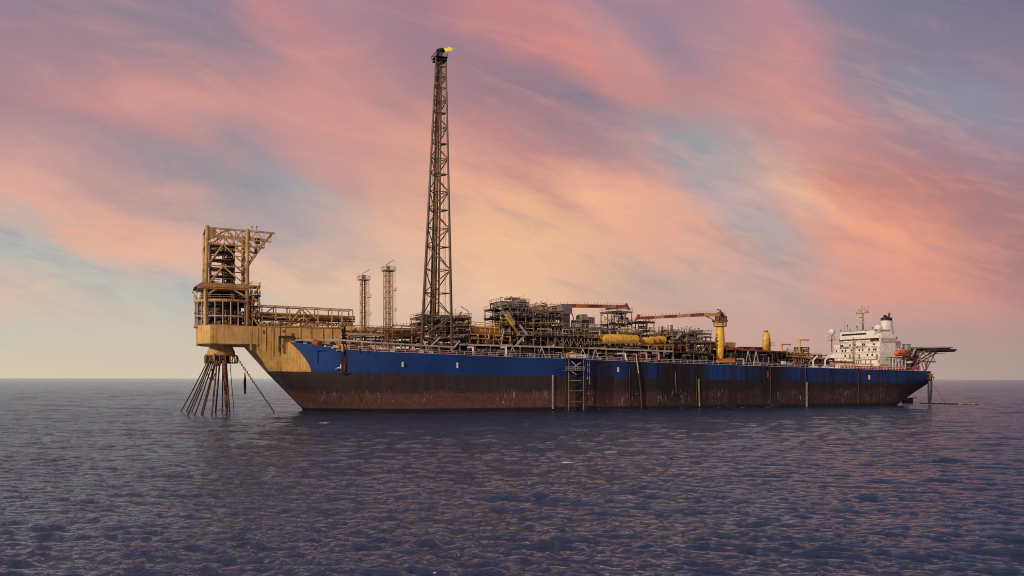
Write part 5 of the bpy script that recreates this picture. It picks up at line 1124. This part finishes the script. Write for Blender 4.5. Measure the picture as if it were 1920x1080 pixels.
module('process_module', 'low clutter of valves and cream pipes around the taller davit crane', 'process module', 1474, 1518, -16, -10, zlev(1496, [672, 662], -16), ns=4, mat='tan_steel', pal=['cream_steel', 'tan_steel', 'rust_steel', 'grey_steel', 'red_paint'], pipes=36, gear=24, seed=94, rails=False, roofgear=10)
module('process_module', 'dark skid with two dark tanks just left of the white accommodation block', 'process module', 1528, 1562, -8, -2, zlev(1545, [686, 672], -8), ns=3, mat='dark_steel', pal=['dark_steel', 'rust_steel', 'grey_steel', 'light_steel'], pipes=30, gear=14, seed=95, rails=False, roofgear=8)
box_thing('equipment_cabin', 'small pale deck locker on the side deck below the davit cranes', 'locker', 1469, 678, 1474, 684, -20, 1.5, 'white_paint', ribs=2)
box_thing('equipment_cabin', 'small pinkish deck locker right of the pale one', 'locker', 1477, 680, 1483, 685, -20, 1.5, 'light_steel', ribs=2)
def white_davit(label, px):
    t = -20.5; T = Thing('boat_davit', label, 'davit', pt(px, 690, t), 'white gooseneck davits on the side deck')
    T.part('arm', MB().path([pt(px, 691, t), pt(px-.4, 676, t), pt(px+7.5, 668, t)], .34, 8), 'white_paint'); T.part('base', MB().box(pt(px-1.5, 692, t-.8), pt(px+4, 687.5, t+.8)), 'white_paint')
    T.part('winch', MB().lathe([(.5, 0), (.5, .1), (.3, .12), (.3, .7), (.5, .72), (.5, .8)], pt(px+5, 689, t-.4), 10, 't'), 'light_steel')
white_davit('left white gooseneck davit on the side deck', 1525); white_davit('right white gooseneck davit on the side deck', 1547.5)
# mixed drums and hose floats along the aft rail
def aft_drums():
    rg = random.Random(15); src = None
    cols = ['rescue_orange', 'red_paint', 'rescue_orange', 'rust_steel', 'tan_steel', 'orange_paint']
    base = {}
    for i, px in enumerate(np.arange(1578, 1697, 5.6)):
        s = S(float(px), -22.4); c = cols[rg.randrange(6)]; lab = 'float in the row along the aft rail'
        if c not in base:
            nm = {'rescue_orange': 'orange', 'red_paint': 'red', 'rust_steel': 'brown', 'tan_steel': 'tan', 'orange_paint': 'pale orange'}[c]
            T = Thing('hose_float', nm+' hose float in the row along the aft rail before the white block', 'hose float', (s, -22.4, zd(s)), nm+' hose floats stowed along the aft rail')
            T.part('float', MB().lathe([(.35, 0), (.55, .12), (.6, .5), (.6, 1.3), (.5, 1.6), (.15, 1.75)], (s, -22.4, zd(s)-.2), 12), c, smooth=True); T.part('band', MB().lathe([(.62, .8), (.64, .85), (.64, 1.0), (.62, 1.05)], (s, -22.4, zd(s)-.2), 12), 'white_paint')
            base[c] = T
        else: copy_thing(base[c].o, (s, -22.4, zd(s)))
aft_drums()

# ------------------------------------------------------------------ accommodation block
def accommodation():
    tN = -16.5; A = S(1649, tN); tF = T_at(1556, A)
    zq = lambda px, py, t=tN: Zs(px, py, A, t)
    z0 = zd(A)-.3; zr = zq(1649, 633); zb_ = zq(1649, 684)
    B = S(1682, tN)
    T = Thing('accommodation_block', 'stepped white accommodation block with rows of small windows near the stern', 'ship superstructure', (A+5, 0, z0))
    # storeys: each steps back a little, front face looks towards the bow
    lv = [zb_, zq(1649, 673.5), zq(1649, 663.5), zq(1649, 654), zq(1649, 643.5), zq(1649, 634)]
    far = [T_at(1549, A), T_at(1551, A), T_at(1560, A), T_at(1563, A), T_at(1576, A), T_at(1578, A)]
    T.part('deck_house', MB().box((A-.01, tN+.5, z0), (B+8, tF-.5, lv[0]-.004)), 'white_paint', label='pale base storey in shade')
    for k in range(5):
        T.part('storey', MB().box((A+.12*k, tN if k < 4 else tN, lv[k]), (B+3 if k < 2 else A+9, far[k], lv[k+1]-.004)), 'wall_white')
        if k: 
            T.part('deck_edge', MB().box((A-.28+.12*k, tN-.12, lv[k]-.05), (A+.1+.12*k, far[k]+.3, lv[k]+.05)), 'white_paint')
            T.part('handrail', MB().rail([(A-.2+.12*k, tN+.1, lv[k]+.05), (A-.2+.12*k, far[k]+.2, lv[k]+.05)], 0.95, 1.9, .04), 'light_steel')
    # engine casing side storey (the plain white box aft of the corner)
    T.part('casing', MB().box((A+.2, tN-.02, lv[0]), (B, tN+9, zq(1660, 660))), 'white_paint')
    # bridge
    bl, br = T_at(1577, A), T_at(1641, A); bz0, bz1 = lv[5], zq(1620, 622.5, 0)
    T.part('bridge', MB().box((A-.5, br, bz0), (A+8, bl, bz1)), 'wall_white')
    T.part('bridge_roof', MB().box((A-.8, br-.6, bz1), (A+8.6, bl+.6, bz1+.3)), 'light_steel')
    T.part('bridge_deck', MB().box((A-.9, tN+1, bz0-.12), (A-.5, bl+1, bz0+.05)), 'tan_steel')
    wz = (bz0+bz1)/2+.35
    n = 13; w0 = T_at(1581.5, A); w1 = T_at(1624, A)
    f = T.part('bridge_window', MB().box((A-.56, w0-.55, wz-.38), (A-.503, w0+.55, wz+.38)), 'window_glass')
    for i in range(1, n): T.copy(f, (0, (w1-w0)*i/(n-1), 0))
    T.part('wing', MB().box((A-.3, tN+.2, bz0), (A+3, br-.01, bz0+1.2)), 'wall_white')
    T.part('wing', MB().box((A+1, tN, lv[4]), (A+9, tN+5, bz0+1.6)), 'wall_white')
    # louvred dark panel below the bridge wing
    p0, p1 = T_at(1630.5, A), T_at(1646.5, A); T.part('louvre', MB().box((A+.3, p1, zq(1640, 640)), (A+.47, p0, zq(1640, 632.5))), 'dark_steel')
    # windows: (px, py)
    W = [(1573.5, 639), (1578, 639), (1589.5, 638), (1604.5, 637), (1616, 636), (1622, 636), (1575.5, 649), (1578.5, 649), (1592.5, 648), (1601.5, 647.5), (1616.2, 646.2), (1619.5, 646.2), (1637.5, 645.5),
         (1567.5, 659.3), (1578.6, 658.5), (1584.3, 658), (1595.6, 657.4), (1610.5, 656.6), (1616.7, 656.2), (1628.7, 655.9), (1637.5, 655.7), (1641, 655.7),
         (1584.5, 668), (1626, 666), (1635, 665.8)]
    first = None; z_ = lambda px, py, t: Zs(px, py, A, t)
    for px, py in W:
        t = T_at(px, A); z = z_(px, py, t); k = max([i for i in range(5) if lv[i] < z], default=0); x = A+.12*k
        if first is None: first = (T.part('window', MB().box((x-.05, t-.42, z-.5), (x-.002, t+.42, z+.5)), 'window_glass'), x, t, z)
        else: T.copy(first[0], (x-first[1], t-first[2], z-first[3]))
    for px in (1593.3, 1611, 1644.5):
        t = T_at(px, A); z = z_(px, 669, t); T.part('door', MB().box((A-.06, t-.42, z-1.0), (A-.002, t+.42, z+.95)), 'grey_steel')
    for px in (1577, 1585, 1605.5, 1610, 1614, 1623, 1633, 1648):
        t = T_at(px, A); z = z_(px, 678.5, t); T.part('door', MB().box((A-.06, t-.3, z-.8), (A-.002, t+.3, z+.8)), 'grey_steel')
    m = MB(); m.path([(A-.3, T_at(1605, A), z_(1605, 675.5, T_at(1605, A))), (A-.3, T_at(1646, A), z_(1646, 674.5, T_at(1646, A)))], .12); T.part('pipe', m, 'tan_steel')
    # painted slogans, as on the photographed wall
    for txt, px0, px1, py, mt in (('NO SMOKING', 1574, 1590, 652.5, 'rust_steel'), ('SAFETY', 1604, 1611.5, 651, 'sign_dark'), ('FIRST', 1612.5, 1624, 650.3, 'sign_orange')):
        cu = bpy.data.curves.new('lettering', 'FONT'); cu.body = txt; cu.align_x = 'LEFT'; cu.extrude = .03; cu.size = 1.35
        o = bpy.data.objects.new('lettering', cu); COL.objects.link(o); bpy.context.view_layer.update()
        t0, t1 = T_at(px0, A), T_at(px1, A); wid = o.dimensions.x
        me = bpy.data.meshes.new_from_object(o); bpy.data.objects.remove(o); bpy.data.curves.remove(cu)
        g = bpy.data.objects.new('lettering', me); COL.objects.link(g); me.materials.append(MATS[mt]); g.parent = T.o
        z = z_(px0, py+2.3, t0); x = A+.24
        g.location = (x-T.b[0]-.06, t0-T.b[1], z-T.b[2]); g.rotation_euler = (radians(90), 0, radians(-90)); g.scale = ((t0-t1)/wid, 1.0, 1)
    # side structure aft of the corner
    for k, (a, b, y0, y1, mt) in enumerate(((1651, 1676, 641, 660, 'light_steel'), (1652, 1668, 628, 641, 'light_steel'), (1672, 1689, 640, 655, 'white_paint'))):
        t = tN+2.5+k; s0, s1 = S(a, t), S(b, t); T.part('casing', MB().box((s0, t, Z(a, y1, t)), (s1, t+7, Z(a, y0, t))), mt)
    rg = random.Random(77)
    for i in range(26):
        s = rg.uniform(A+1, B+2); T.part('pipe', rand_pipe(rg, ((A+1, tN+1, Z(1655, 659, tN)), (B+2, tN+2.4, Z(1655, 630, tN))), rg.choice([.08, .12, .2])), rg.choice(['white_paint', 'light_steel', 'grey_steel', 'rust_steel']))
    for y in (628, 634, 646, 653): T.part('handrail', MB().rail([(A+1, tN+.4, Z(1655, y+5, tN)), (B+1, tN+.4, Z(1655, y+5, tN))], 1.0, 1.5, .05), 'white_paint')
    t = tN; T.part('stair', MB().beam((A+1.5, tN+.2, Z(1655, 641, tN)), (A+5, tN+.2, Z(1655, 653, tN)), .5, .25), 'light_steel')
    # king post in front of the block
    t = T_at(1599.5, A-1.5); K = Thing('boom_mast', 'brown vertical mast with rusty foot in front of the white block', 'mast', (A-1.5, t, z0))
    K.part('post', MB().tube((A-1.5, t, z0), (A-1.5, t, Zs(1599.5, 634, A, t)), .28, .2, 10), 'rust_steel'); K.part('base', MB().box((A-2.5, t-1, z0), (A-.6, t+1, z0+2.4)), 'rust_steel')
    # long stowed boom lying before the block
    H = Thing('stowed_boom', 'long rusty boom lying level before the foot of the white block', 'boom', pt(1575, 682, -12))
    H.part('boom', MB().tube(pt(1557, 678.6, -12), pt(1600, 680, -12), .4, n=10), 'rust_steel'); H.part('beam', MB().beam(pt(1555, 682.5, -12), pt(1640, 683.5, -13), .5), 'cream_steel')
    for px in (1565, 1585): H.part('cradle', MB().beam(pt(px, 690, -12), pt(px, 680, -12), .35), 'tan_steel')
    return A, tN, lv, bz1
A_, tN_, LV_, BZ_ = accommodation()

def funnel():
    t = -6.0; s = S(1664, t); sc = depth(s, t)/FPX; Zf = lambda y: Zs(1664, y, s, t); z0 = Zf(648)
    T = Thing('funnel', 'tapered white funnel with a black top band behind the bridge', 'funnel', (s, t, z0))
    n = 28; r0, r1 = 15*sc, 11.2*sc; zt = Zf(602); zk = Zf(596.5); ds = -2.8*sc
    m = MB(); vs = []
    def ringpts(r, z, dx): return [(s+dx+r*cos(2*pi*i/n), t+r*.8*sin(2*pi*i/n), z) for i in range(n)]
    for r, z, dx in ((r0, z0, 0), (r1, zt, ds)): vs += ringpts(r, z, dx)
    m.add(vs, [(i, (i+1) % n, n+(i+1) % n, n+i) for i in range(n)]); T.part('casing', m, 'white_paint', smooth=True)
    m = MB(); vs = ringpts(r1*1.02, zt-.02, ds)+ringpts(r1*.98, zk, ds)+ringpts(r1*.8, zk-.3, ds); m.add(vs, [(i, (i+1) % n, n+(i+1) % n, n+i) for i in range(n)]+[(n+i, n+(i+1) % n, 2*n+(i+1) % n, 2*n+i) for i in range(n)]+[tuple(range(2*n, 3*n))]); T.part('black_top', m, 'black_steel', smooth=False)
    for dx, h, r, mt in ((-5, 1.0, .5, 'black_steel'), (-2.5, 1.2, .45, 'black_steel'), (2, .6, .5, 'black_steel')): T.part('exhaust_pipe', MB().tube((s+ds+dx*sc, t, zk-.3), (s+ds+dx*sc, t, zk+h), r, n=12), mt)
    T.part('exhaust_pipe', MB().path([(s+ds+5.5*sc, t, zk-.3), (s+ds+6.2*sc, t, zk+.8), (s+ds+7.4*sc, t, zk+2.2)], .5, 10), 'rust_steel')
    T.part('vane', MB().tube((s+ds+r1*.9, t, zk-.2), (s+ds+r1*1.4, t, zk+.1), .08), 'dark_steel')
funnel()
def radar_mast():
    t = T_at(1617.5, A_+1); s = A_+1; Zf = lambda y: Zs(1617, y, s, t); P = lambda px, y: (s+0, T_at(px, s), Zf(y))
    T = Thing('radar_mast', 'tall grey signal mast with curved yards on the bridge roof', 'mast', (s, t, Zf(622)))
    T.part('post', MB().tube((s, t, Zf(622)), (s, t, Zf(588)), .42, .28, 10), 'grey_steel', smooth=True)
    T.part('yard', MB().path([P(1606, 590), P(1606.5, 588.3), P(1610, 587.8), P(1617.5, 588.2), P(1625, 587.3), P(1628, 585)], .16), 'grey_steel')
    T.part('yard', MB().path([P(1611, 594.5), P(1614, 596), P(1617.5, 595.5)], .15), 'grey_steel')
    T.part('topmast', MB().tube(P(1616, 588), P(1615.7, 573), .13, .06), 'grey_steel')
    for px, y0, y1 in ((1606, 590, 585), (1609, 588, 580), (1613, 588, 582), (1620, 588, 579), (1624, 587, 583), (1627.5, 585, 577), (1628.5, 588.6, 587.5)):
        T.part('aerial', MB().tube(P(px, y0), P(px, y1), .07).ball(P(px, y1), .26, 6, 4), 'grey_steel')
    T.part('aerial', MB().tube(P(1614, 576), P(1618, 575.5), .07).tube(P(1614.5, 579), P(1617.5, 579), .06), 'grey_steel')
    T.part('radar', MB().box((s-.3, t-1.4, Zf(606)), (s+.1, t+1.2, Zf(605))), 'light_steel')
    for lb, px, y0, y1, w in (('thin pale whip aerial left on the bridge roof', 1583, 622, 600, .05), ('dark pole aerial left of centre on the bridge roof', 1588.3, 621, 608, .12), ('short pole with a round lamp near the middle of the bridge roof', 1608, 620, 612, .12), ('stubby pole at the left corner of the bridge roof', 1576.5, 623, 617, .1), ('short pole between the whip aerial and the mast', 1594, 621, 617, .12), ('short pole at the right end of the bridge roof', 1635.5, 621, 616, .08)):
        tt = T_at(px, s); K = Thing('roof_aerial', lb, 'aerial', (s, tt, Zf(y0)), 'aerials on the bridge roof')
        K.part('pole', MB().tube((s, tt, Zf(y0+1.5)), (s, tt, Zf(y1)), w), 'grey_steel'); K.part('head', MB().ball((s, tt+(.6 if px == 1608 else 0), Zf(y1+(.5))), .3 if w > .06 else .12, 7, 5), 'dark_steel')
radar_mast()
def radome(label, px, yc, rpx, s, ybase, plat):
    t = T_at(px, s); sc = depth(s, t)/FPX; z = Zs(px, yc, s, t); r = rpx*sc; zb0 = Zs(px, ybase, s, t)
    T = Thing('radome', label, 'radome', (s, t, zb0), 'white satellite radomes')
    T.part('dome', MB().lathe([(.2*r, -1.05*r), (.55*r, -.72*r), (.85*r, -.38*r), (1.0*r, -.02*r)] + [(r*cos(a), r*sin(a)) for a in [pi/2*i/7 for i in range(1, 7)]] + [(.02, r)], (s, t, z), 28), 'white_paint', smooth=True)
    T.part('pedestal', MB().tube((s, t, zb0), (s, t, z-.95*r), .25, .3, 10), 'grey_steel')
    if plat: T.part('platform', MB().box((s-1.2, t-1.6, Zs(px, 638.6, s, t)), (s+1.2, t+1.6, Zs(px, 637.6, s, t))), 'grey_steel'); T.part('brace', MB().tube((s, t-1.5, Zs(px, 637.6, s, t)), (s, t-2.0, Zs(px, 630, s, t)), .08).tube((s, t+1.5, Zs(px, 637.6, s, t)), (s, t+2.0, Zs(px, 630, s, t)), .08), 'grey_steel')
radome('left white radome on its own tall pedestal beside the accommodation block', 1559.3, 623.5, 6.6, A_-1, 660, True)
radome('right white radome at the bridge wing, just left of the funnel', 1646.5, 616, 7.4, A_+2, 636, False)
radome('small white dome tucked between the right radome and the funnel', 1656, 624.5, 5.0, A_+6, 634, False)

def lifeboat():
    t = -21.5; a, b = S(1677, t), S(1700, t); c = (a+b)/2; z0 = Z(1688, 669, t); L = (b-a)/2
    T = Thing('lifeboat', 'enclosed bright orange lifeboat hung outboard aft of the white block', 'lifeboat', (c, t, z0))
    n, k = 18, 14; vs = []; fs = []
    for i in range(n+1):
        u = -1+2*i/n; w = 1.45*(1-abs(u)**2.6)**.6+.03
        for j in range(k):
            q = 2*pi*j/k; zz = sin(q); h = (1.25 if zz > 0 else 1.15)*(1-abs(u)**3.2)**.5+.05
            vs.append((c+L*u, t+w*cos(q)*(1 if zz < .3 else .86), z0+1.25+h*zz))
    for i in range(n):
        for j in range(k): fs.append((i*k+j, i*k+(j+1) % k, (i+1)*k+(j+1) % k, (i+1)*k+j))
    T.part('boat_hull', MB().add(vs, fs), 'rescue_orange', smooth=True)
    T.part('canopy', MB().box((c+L*.25, t-.7, z0+2.2), (c+L*.62, t+.7, z0+3.0)), 'rescue_orange'); T.part('fender', MB().box((c-L*.9, t-1.5, z0+1.2), (c+L*.9, t-1.42, z0+1.4)), 'dark_steel')
    for f in (-.5, .1, .45): T.part('porthole', MB().box((c+L*f-.2, t-1.33, z0+1.7), (c+L*f+.2, t-1.2, z0+1.95)), 'window_glass')
    D = Thing('lifeboat_davit', 'pale steel davit frame holding the orange lifeboat', 'davit', (c, t+2, zd(c)))
    for s in (a+1, b-1): D.part('arm', MB().path([(s, t+2.6, zd(s)), (s, t+2.4, z0+4.2), (s, t, z0+4.4), (s, t, z0+2.6)], .12, 8), 'light_steel')
    for i in range(6): s = a-1+(b-a+2)*i/5; D.part('post', MB().beam((s, t+1.6, zd(s)), (s, t+1.6, z0-.2), .3 if i % 2 else .55), 'white_paint' if i % 2 else 'light_steel')
    D.part('shelf', MB().box((a-1.5, t+1.2, z0-.5), (b+1.5, t+4, z0-.2)), 'grey_steel'); D.part('winch', MB().lathe([(.6, 0), (.6, .2), (.35, .21), (.35, 1), (.6, 1.01), (.6, 1.2)], (c, t+1, z0-1.6), 12, 't'), 'white_paint')
lifeboat()
# aft deck clutter
module('process_module', 'pale steel frame of the aft mooring deck below and behind the lifeboat', 'deck frame', 1682, 1712, -15, -4, zlev(1697, [695, 682, 668], -15), ns=4, mat='light_steel', pal=['white_paint', 'light_steel', 'rust_steel', 'dark_steel', 'grey_steel'], pipes=60, gear=12, seed=101, solid=.5)
module('process_module', 'open brown frame with looped pipes between the lifeboat and the helideck legs', 'deck frame', 1704, 1722, -17, -8, zlev(1713, [696, 681, 669, 657], -17), ns=3, mat='grey_steel', pal=['tan_steel', 'rust_steel', 'red_paint', 'grey_steel', 'light_steel'], pipes=70, gear=9, seed=102, solid=.1)
box_thing('vent_house', 'pale upright vent house between the lifeboat and the helideck', 'vent house', 1701, 646.5, 1708, 665, -14, 2.6, 'light_steel', ribs=0)
T = Thing('rescue_boat', 'small white and orange rescue boat on the aft deck under the helideck', 'rescue boat', pt(1706, 682, -20))
p = pt(1700, 680, -20); q = pt(1711, 680, -20); T.part('boat_hull', MB().ball(((p[0]+q[0])/2, -20, p[2]), 1.0, 16, 10, ((q[0]-p[0])/2, .9, .55)), 'white_paint', smooth=True); T.part('deck', MB().ball(((p[0]+q[0])/2, -20, p[2]+.35), .8, 14, 8, ((q[0]-p[0])/2, .8, .45)), 'red_paint', smooth=True); T.part('cradle', MB().beam((p[0]+1, -20, zd(p[0])), (p[0]+1, -20, p[2]-.4), .25).beam((q[0]-1, -20, zd(p[0])), (q[0]-1, -20, p[2]-.4), .25), 'dark_steel')
T = Thing('hose_reel', 'red hose reel at the stern rail', 'hose reel', pt(1717, 694, -21)); c = pt(1717, 691, -21)
T.part('drum', MB().lathe([(.9, 0), (.9, .15), (.6, .17), (.6, 2.4), (.9, 2.42), (.9, 2.6)], (c[0]-1.2, -21, c[2]), 20, 's'), 'red_paint'); T.part('stand', MB().box((c[0]-1.5, -21.5, zd(c[0])-.2), (c[0]+1.6, -20.5, c[2]-1.0)), 'dark_steel')

def helideck():
    sc_, tc_ = S(1741, -12.5), -12.5; R = 8.8; zt = Zs(1746, 654, sc_, tc_)
    T = Thing('helideck', 'flat octagonal helideck with netting rim on splayed truss legs over the stern', 'helideck', (sc_, tc_, zd(256)))
    oc = [(sc_+R*cos(pi/8+pi/4*i), tc_+R*sin(pi/8+pi/4*i)) for i in range(8)]
    T.part('landing_deck', MB().prism(oc, zt-.35, zt), 'dark_steel')
    m = MB()
    for k in range(9):
        y = tc_-R*.9+R*1.8*k/8; m.beam((sc_-R*.85, y, zt-.75), (sc_+R*.85, y, zt-.75), .2, .7)
    for k in range(5):
        x = sc_-R*.8+R*1.6*k/4; m.beam((x, tc_-R*.85, zt-1.3), (x, tc_+R*.85, zt-1.3), .25, .5)
    T.part('deck_girders', m, 'dark_steel')
    R2 = R+1.2; o2 = [(sc_+R2*cos(pi/8+pi/4*i), tc_+R2*sin(pi/8+pi/4*i), zt+.35) for i in range(8)]
    for i in range(8):
        a, b = o2[i], o2[(i+1) % 8]; c, d = oc[i], oc[(i+1) % 8]; m = MB(); m.beam(a, b, .14)
        for j in range(11):
            f = j/10; m.beam((c[0]+(d[0]-c[0])*f, c[1]+(d[1]-c[1])*f, zt-.2), (a[0]+(b[0]-a[0])*f, a[1]+(b[1]-a[1])*f, zt+.35), .09)
        for g in (.3, .6): m.beam((a[0]+(c[0]-a[0])*g, a[1]+(c[1]-a[1])*g, zt+.18), (b[0]+(d[0]-b[0])*g, b[1]+(d[1]-b[1])*g, zt+.18), .07)
        T.part('safety_net', m, 'grey_steel')
    zl = zt-1.5; D = zd(256)
    legs = [((1722, -17), (256.5, -19)), ((1733, -17), (257.5, -19)), ((1731, -17), (249, -19)), ((1754, -16), (257.8, -18.5)), ((1745, -16), (257.6, -18.3)), ((1722, -6), (250, -8)), ((1745, -6), (257.5, -7)), ((1757, -5), (257.8, -7)), ((1733, -6), (257, -7))]
    for (px, t), (s2, t2) in legs:
        T.part('leg', MB().tube((S(px, t), t, zl), (s2, t2, D), .28, n=8), 'grey_steel')
    for z, f in ((D+(zl-D)*.5, .5),):
        T.part('leg_tie', MB().tube((S(1718, -17), -18, z), (S(1752, -17), -17.5, z), .15).tube((S(1722, -6), -7, z), (S(1752, -6), -7, z), .15), 'grey_steel')
    T.part('leg_tie', MB().tube((S(1718, -17), -17, zl), (S(1758, -17), -17, zl), .2).tube((S(1712, -17), -17, zl-2), (S(1722, -17), -17, zl), .18).tube((S(1752, -17), -17.3, D+(zl-D)*.5), (S(1745, -17), -17, zl), .15), 'grey_steel')
    T.part('lower_gallery', MB().box((S(1757, -15), -16, zl-.9), (S(1771, -15), -13, zl-.75)), 'dark_steel')
    T.part('access_stair', MB().beam((S(1716, -18), -18, zt-.5), (S(1708, -18), -18, zt-4.5), .7, .3), 'light_steel')
helideck()
# risers at the stern corner, floating hose, thin line
def stern_lines():
    T = Thing('offloading_hose', 'dark twin hose looping down from the stern corner into the sea', 'hose', pt(1742, 757, -20.5))
    t = -20.8; T.part('hose', MB().path([pt(1740.5, 700, t), pt(1741, 730, t), pt(1741.5, 750, t), pt(1743, 756, t), pt(1745, 750, t), pt(1746.5, 730, t+.5), pt(1746, 702, t+1)], .38, 10), 'hose_rubber')
    T = Thing('guide_wire', 'thin wire slanting from the stern down to the floating hose', 'wire', pt(1772, 754, -10))
    T.part('wire', MB().tube(pt(1749, 722, -18), pt(1773, 756, -14), .06), 'grey_steel')
    T = Thing('floating_hose', 'long dark floating hose trailing on the sea behind the stern', 'floating hose', (250, -16, 0))
    P = []; 
    for i in range(60):
        f = i/59; px = 1725+f*118; py = 757.2+1.4*math.sin(f*2.2)+.25*math.sin(f*31); hh = 709+3*px/1920; Zf = CAM_H*FPX/(py-hh); X = (px-960)/FPX*Zf; rel = (X-OX, Zf-OY); P.append((rel[0]*CY+rel[1]*SY, -rel[0]*SY+rel[1]*CY, .12+.12*math.sin(i*1.7)))
    for k in range(0, 56, 4):
        m = MB(); seg = P[k:k+5]
        for a, b in zip(seg, seg[1:]): m.tube(a, b, .27, n=8)
        T.part('hose_section', m, 'hose_rubber' if k < 36 else 'tan_steel', smooth=True)
stern_lines()

# ------------------------------------------------------------------ side gangway tower, anchor
def gangway():
    t0, t1 = -27.2, -25.2; T = Thing('access_tower', 'open steel boarding tower fixed to the ship side amidships, reaching the water', 'boarding tower', (S(1080, t0), t0, 0))
    s0, s1 = S(1066, t0), S(1094, t0); s2 = S(1100, t0)
    zt = Z(1080, 672, t0)
    for s, w in ((s0-1.0, .2), (s0, .3), (s1, .25), (s1+.8, .2)):
        T.part('column', MB().beam((s, t0, -1.5), (s, t0, zt), w), 'dark_steel' if s < s0 or s > s1 else 'grey_steel')
    for s in (s0, s1): T.part('column', MB().beam((s, t1, -1.5), (s, t1, zt), .25), 'dark_steel')
    ys = [674, 695, 714, 733, 753.5, 775]
    for k, y in enumerate(ys[1:-1]):
        z = Z(1080, y, t0); T.part('cross_beam', MB().beam((s0, t0, z), (s1 if y > 730 else s1-.8, t0, z), .3, .36), 'grey_steel' if y < 720 else 'rust_steel')
    for a, b in zip(ys[1:], ys[2:]):
        T.part('brace', MB().tube((s0, t0, Z(1080, b-2, t0)), (s1-.8, t0, Z(1080, a+3, t0)), .09), 'dark_steel')
    zp = Z(1080, 695, t0); T.part('landing', MB().box((s0-1.2, t0-.6, zp-.1), (s1, t1, zp)), 'grey_steel')
    T.part('handrail', MB().rail([(s0-1.2, t0-.6, zp), (s1, t0-.6, zp)], 1.2, .8, .05), 'light_steel')
    T.part('stair', MB().beam((s0+1.2, t0, Z(1080, 678, t0)), (s0+3.6, t0, Z(1080, 690, t0)), .5, .25), 'light_steel')
    T.part('stair', MB().beam((s1-1, t0, Z(1080, 680, t0)), (s0+1.4, t0, Z(1080, 691, t0)), .5, .22), 'light_steel')
    T.part('stair', MB().beam((s0+1, t0, Z(1080, 697, t0)), (s0+3, t0, Z(1080, 703, t0)), .4, .22), 'light_steel')
    T.part('platform', MB().box((s0-.8, t0-.4, zt-.25), (s2, -24.6, zt)), 'blue_paint'); T.part('handrail', MB().rail([(s0-.8, t0-.4, zt), (s2, t0-.4, zt)], 1.2, 1.0, .06), 'white_paint')
    T.part('notice_board', MB().box(pt(1068, 670.6, t0-.45), pt(1099, 667, t0-.4)), 'white_paint')
    for i, px in enumerate((1081.5, 1085, 1088.5, 1092)): T.part('board_mark', MB().box(pt(px-1, 669.8, t0-.5), pt(px+1, 667.8, t0-.455)), 'red_paint')
    T.part('fender_post', MB().tube(pt(1102, 676, -25.6), pt(1102, 712, -25.6), .1), 'light_steel')
    T.part('fender_post', MB().tube(pt(1105, 676, -25.6), pt(1105, 722, -25.6), .08), 'light_steel')
gangway()
def anchor():
    px = 645; s = S(px, -22.5); t = -half(s, 17)-.5; s = S(px, t); P = lambda x, y, dt=0: pt(x, y, t+dt)
    T = Thing('bow_anchor', 'dark anchor hanging on its bracket against the blue bow plating', 'anchor', P(645, 700))
    T.part('shank', MB().beam(P(645.5, 682), P(645.5, 699), .55, .45), 'rust_steel'); T.part('crown', MB().box(P(639.5, 701.5, -.5), P(656.5, 698.5, .3)), 'black_steel')
    for x in (640.5, 655): T.part('fluke', MB().tube(P(x, 700), P(x+(.5 if x < 645 else -.5), 689), .4, .1, 6), 'black_steel')
    T.part('stock_plate', MB().box(P(639, 684, -.1), P(651, 667.5, .4)), 'dark_steel'); T.part('chain_run', MB().beam(P(643.5, 668), P(643.5, 655), .5), 'black_steel')
    T.part('walkway', MB().beam(P(628, 692.5, .5), P(640, 691, 0), .25), 'light_steel'); T.part('bracket', MB().path([P(632.5, 690.5), P(639, 690, 0), P(639.3, 684, 0)], .2), 'white_paint')
    W = Thing('anchor_windlass', 'cream anchor windlass standing on the bulwark above the anchor', 'windlass', pt(643, 656, t+.8))
    p = pt(643, 654, t+.8); 
    for dx in (-1.2, .9): W.part('drum', MB().lathe([(.9, 0), (.9, .2), (.55, .22), (.55, .9), (.9, .92), (.9, 1.1)], (p[0]+dx-.4, t+.8, p[2]+.4), 14, 's'), 'cream_steel')
    W.part('bed', MB().box((p[0]-2, t+.2, p[2]-.8), (p[0]+2, t+1.8, p[2]-.2)), 'tan_steel'); W.part('chain_pipe', MB().tube((p[0]-.3, t-.1, p[2]-1), (p[0]-.3, t-.1, p[2]+.8), .3), 'cream_steel')
anchor()
# red and orange gear along the forward bulwark
def fore_gear():
    rg = random.Random(8)
    cols = {'red_paint': 'red', 'orange_paint': 'orange', 'white_paint': 'white', 'dark_steel': 'dark'}; base = {}
    for i, px in enumerate(list(range(560, 700, 7))+list(range(700, 862, 9))):
        t = -half(S(px, -21), 19)+1.3; s = S(px, t); c = rg.choice(['red_paint', 'orange_paint', 'dark_steel', 'red_paint', 'dark_steel', 'white_paint'] if px > 640 else ['orange_paint', 'dark_steel', 'dark_steel', 'white_paint'])
        if c not in base:
            T = Thing('deck_locker', cols[c]+' low locker standing along the forward bulwark', 'deck locker', (s, t, zd(s)), cols[c]+' lockers along the forward bulwark')
            T.part('box', MB().box((s-.9, t-.4, zd(s)-.2), (s+.8, t+.5, zd(s)+.75)), c); T.part('lid', MB().box((s-1, t-.5, zd(s)+.754), (s+.9, t+.6, zd(s)+.9)), c if c != 'dark_steel' else 'grey_steel'); base[c] = T
        else: copy_thing(base[c].o, (s, t, zd(s)))
fore_gear()
for i, (px, py) in enumerate(((1452, 664), (1457, 663.6))):
    pass
bpy.context.view_layer.update()
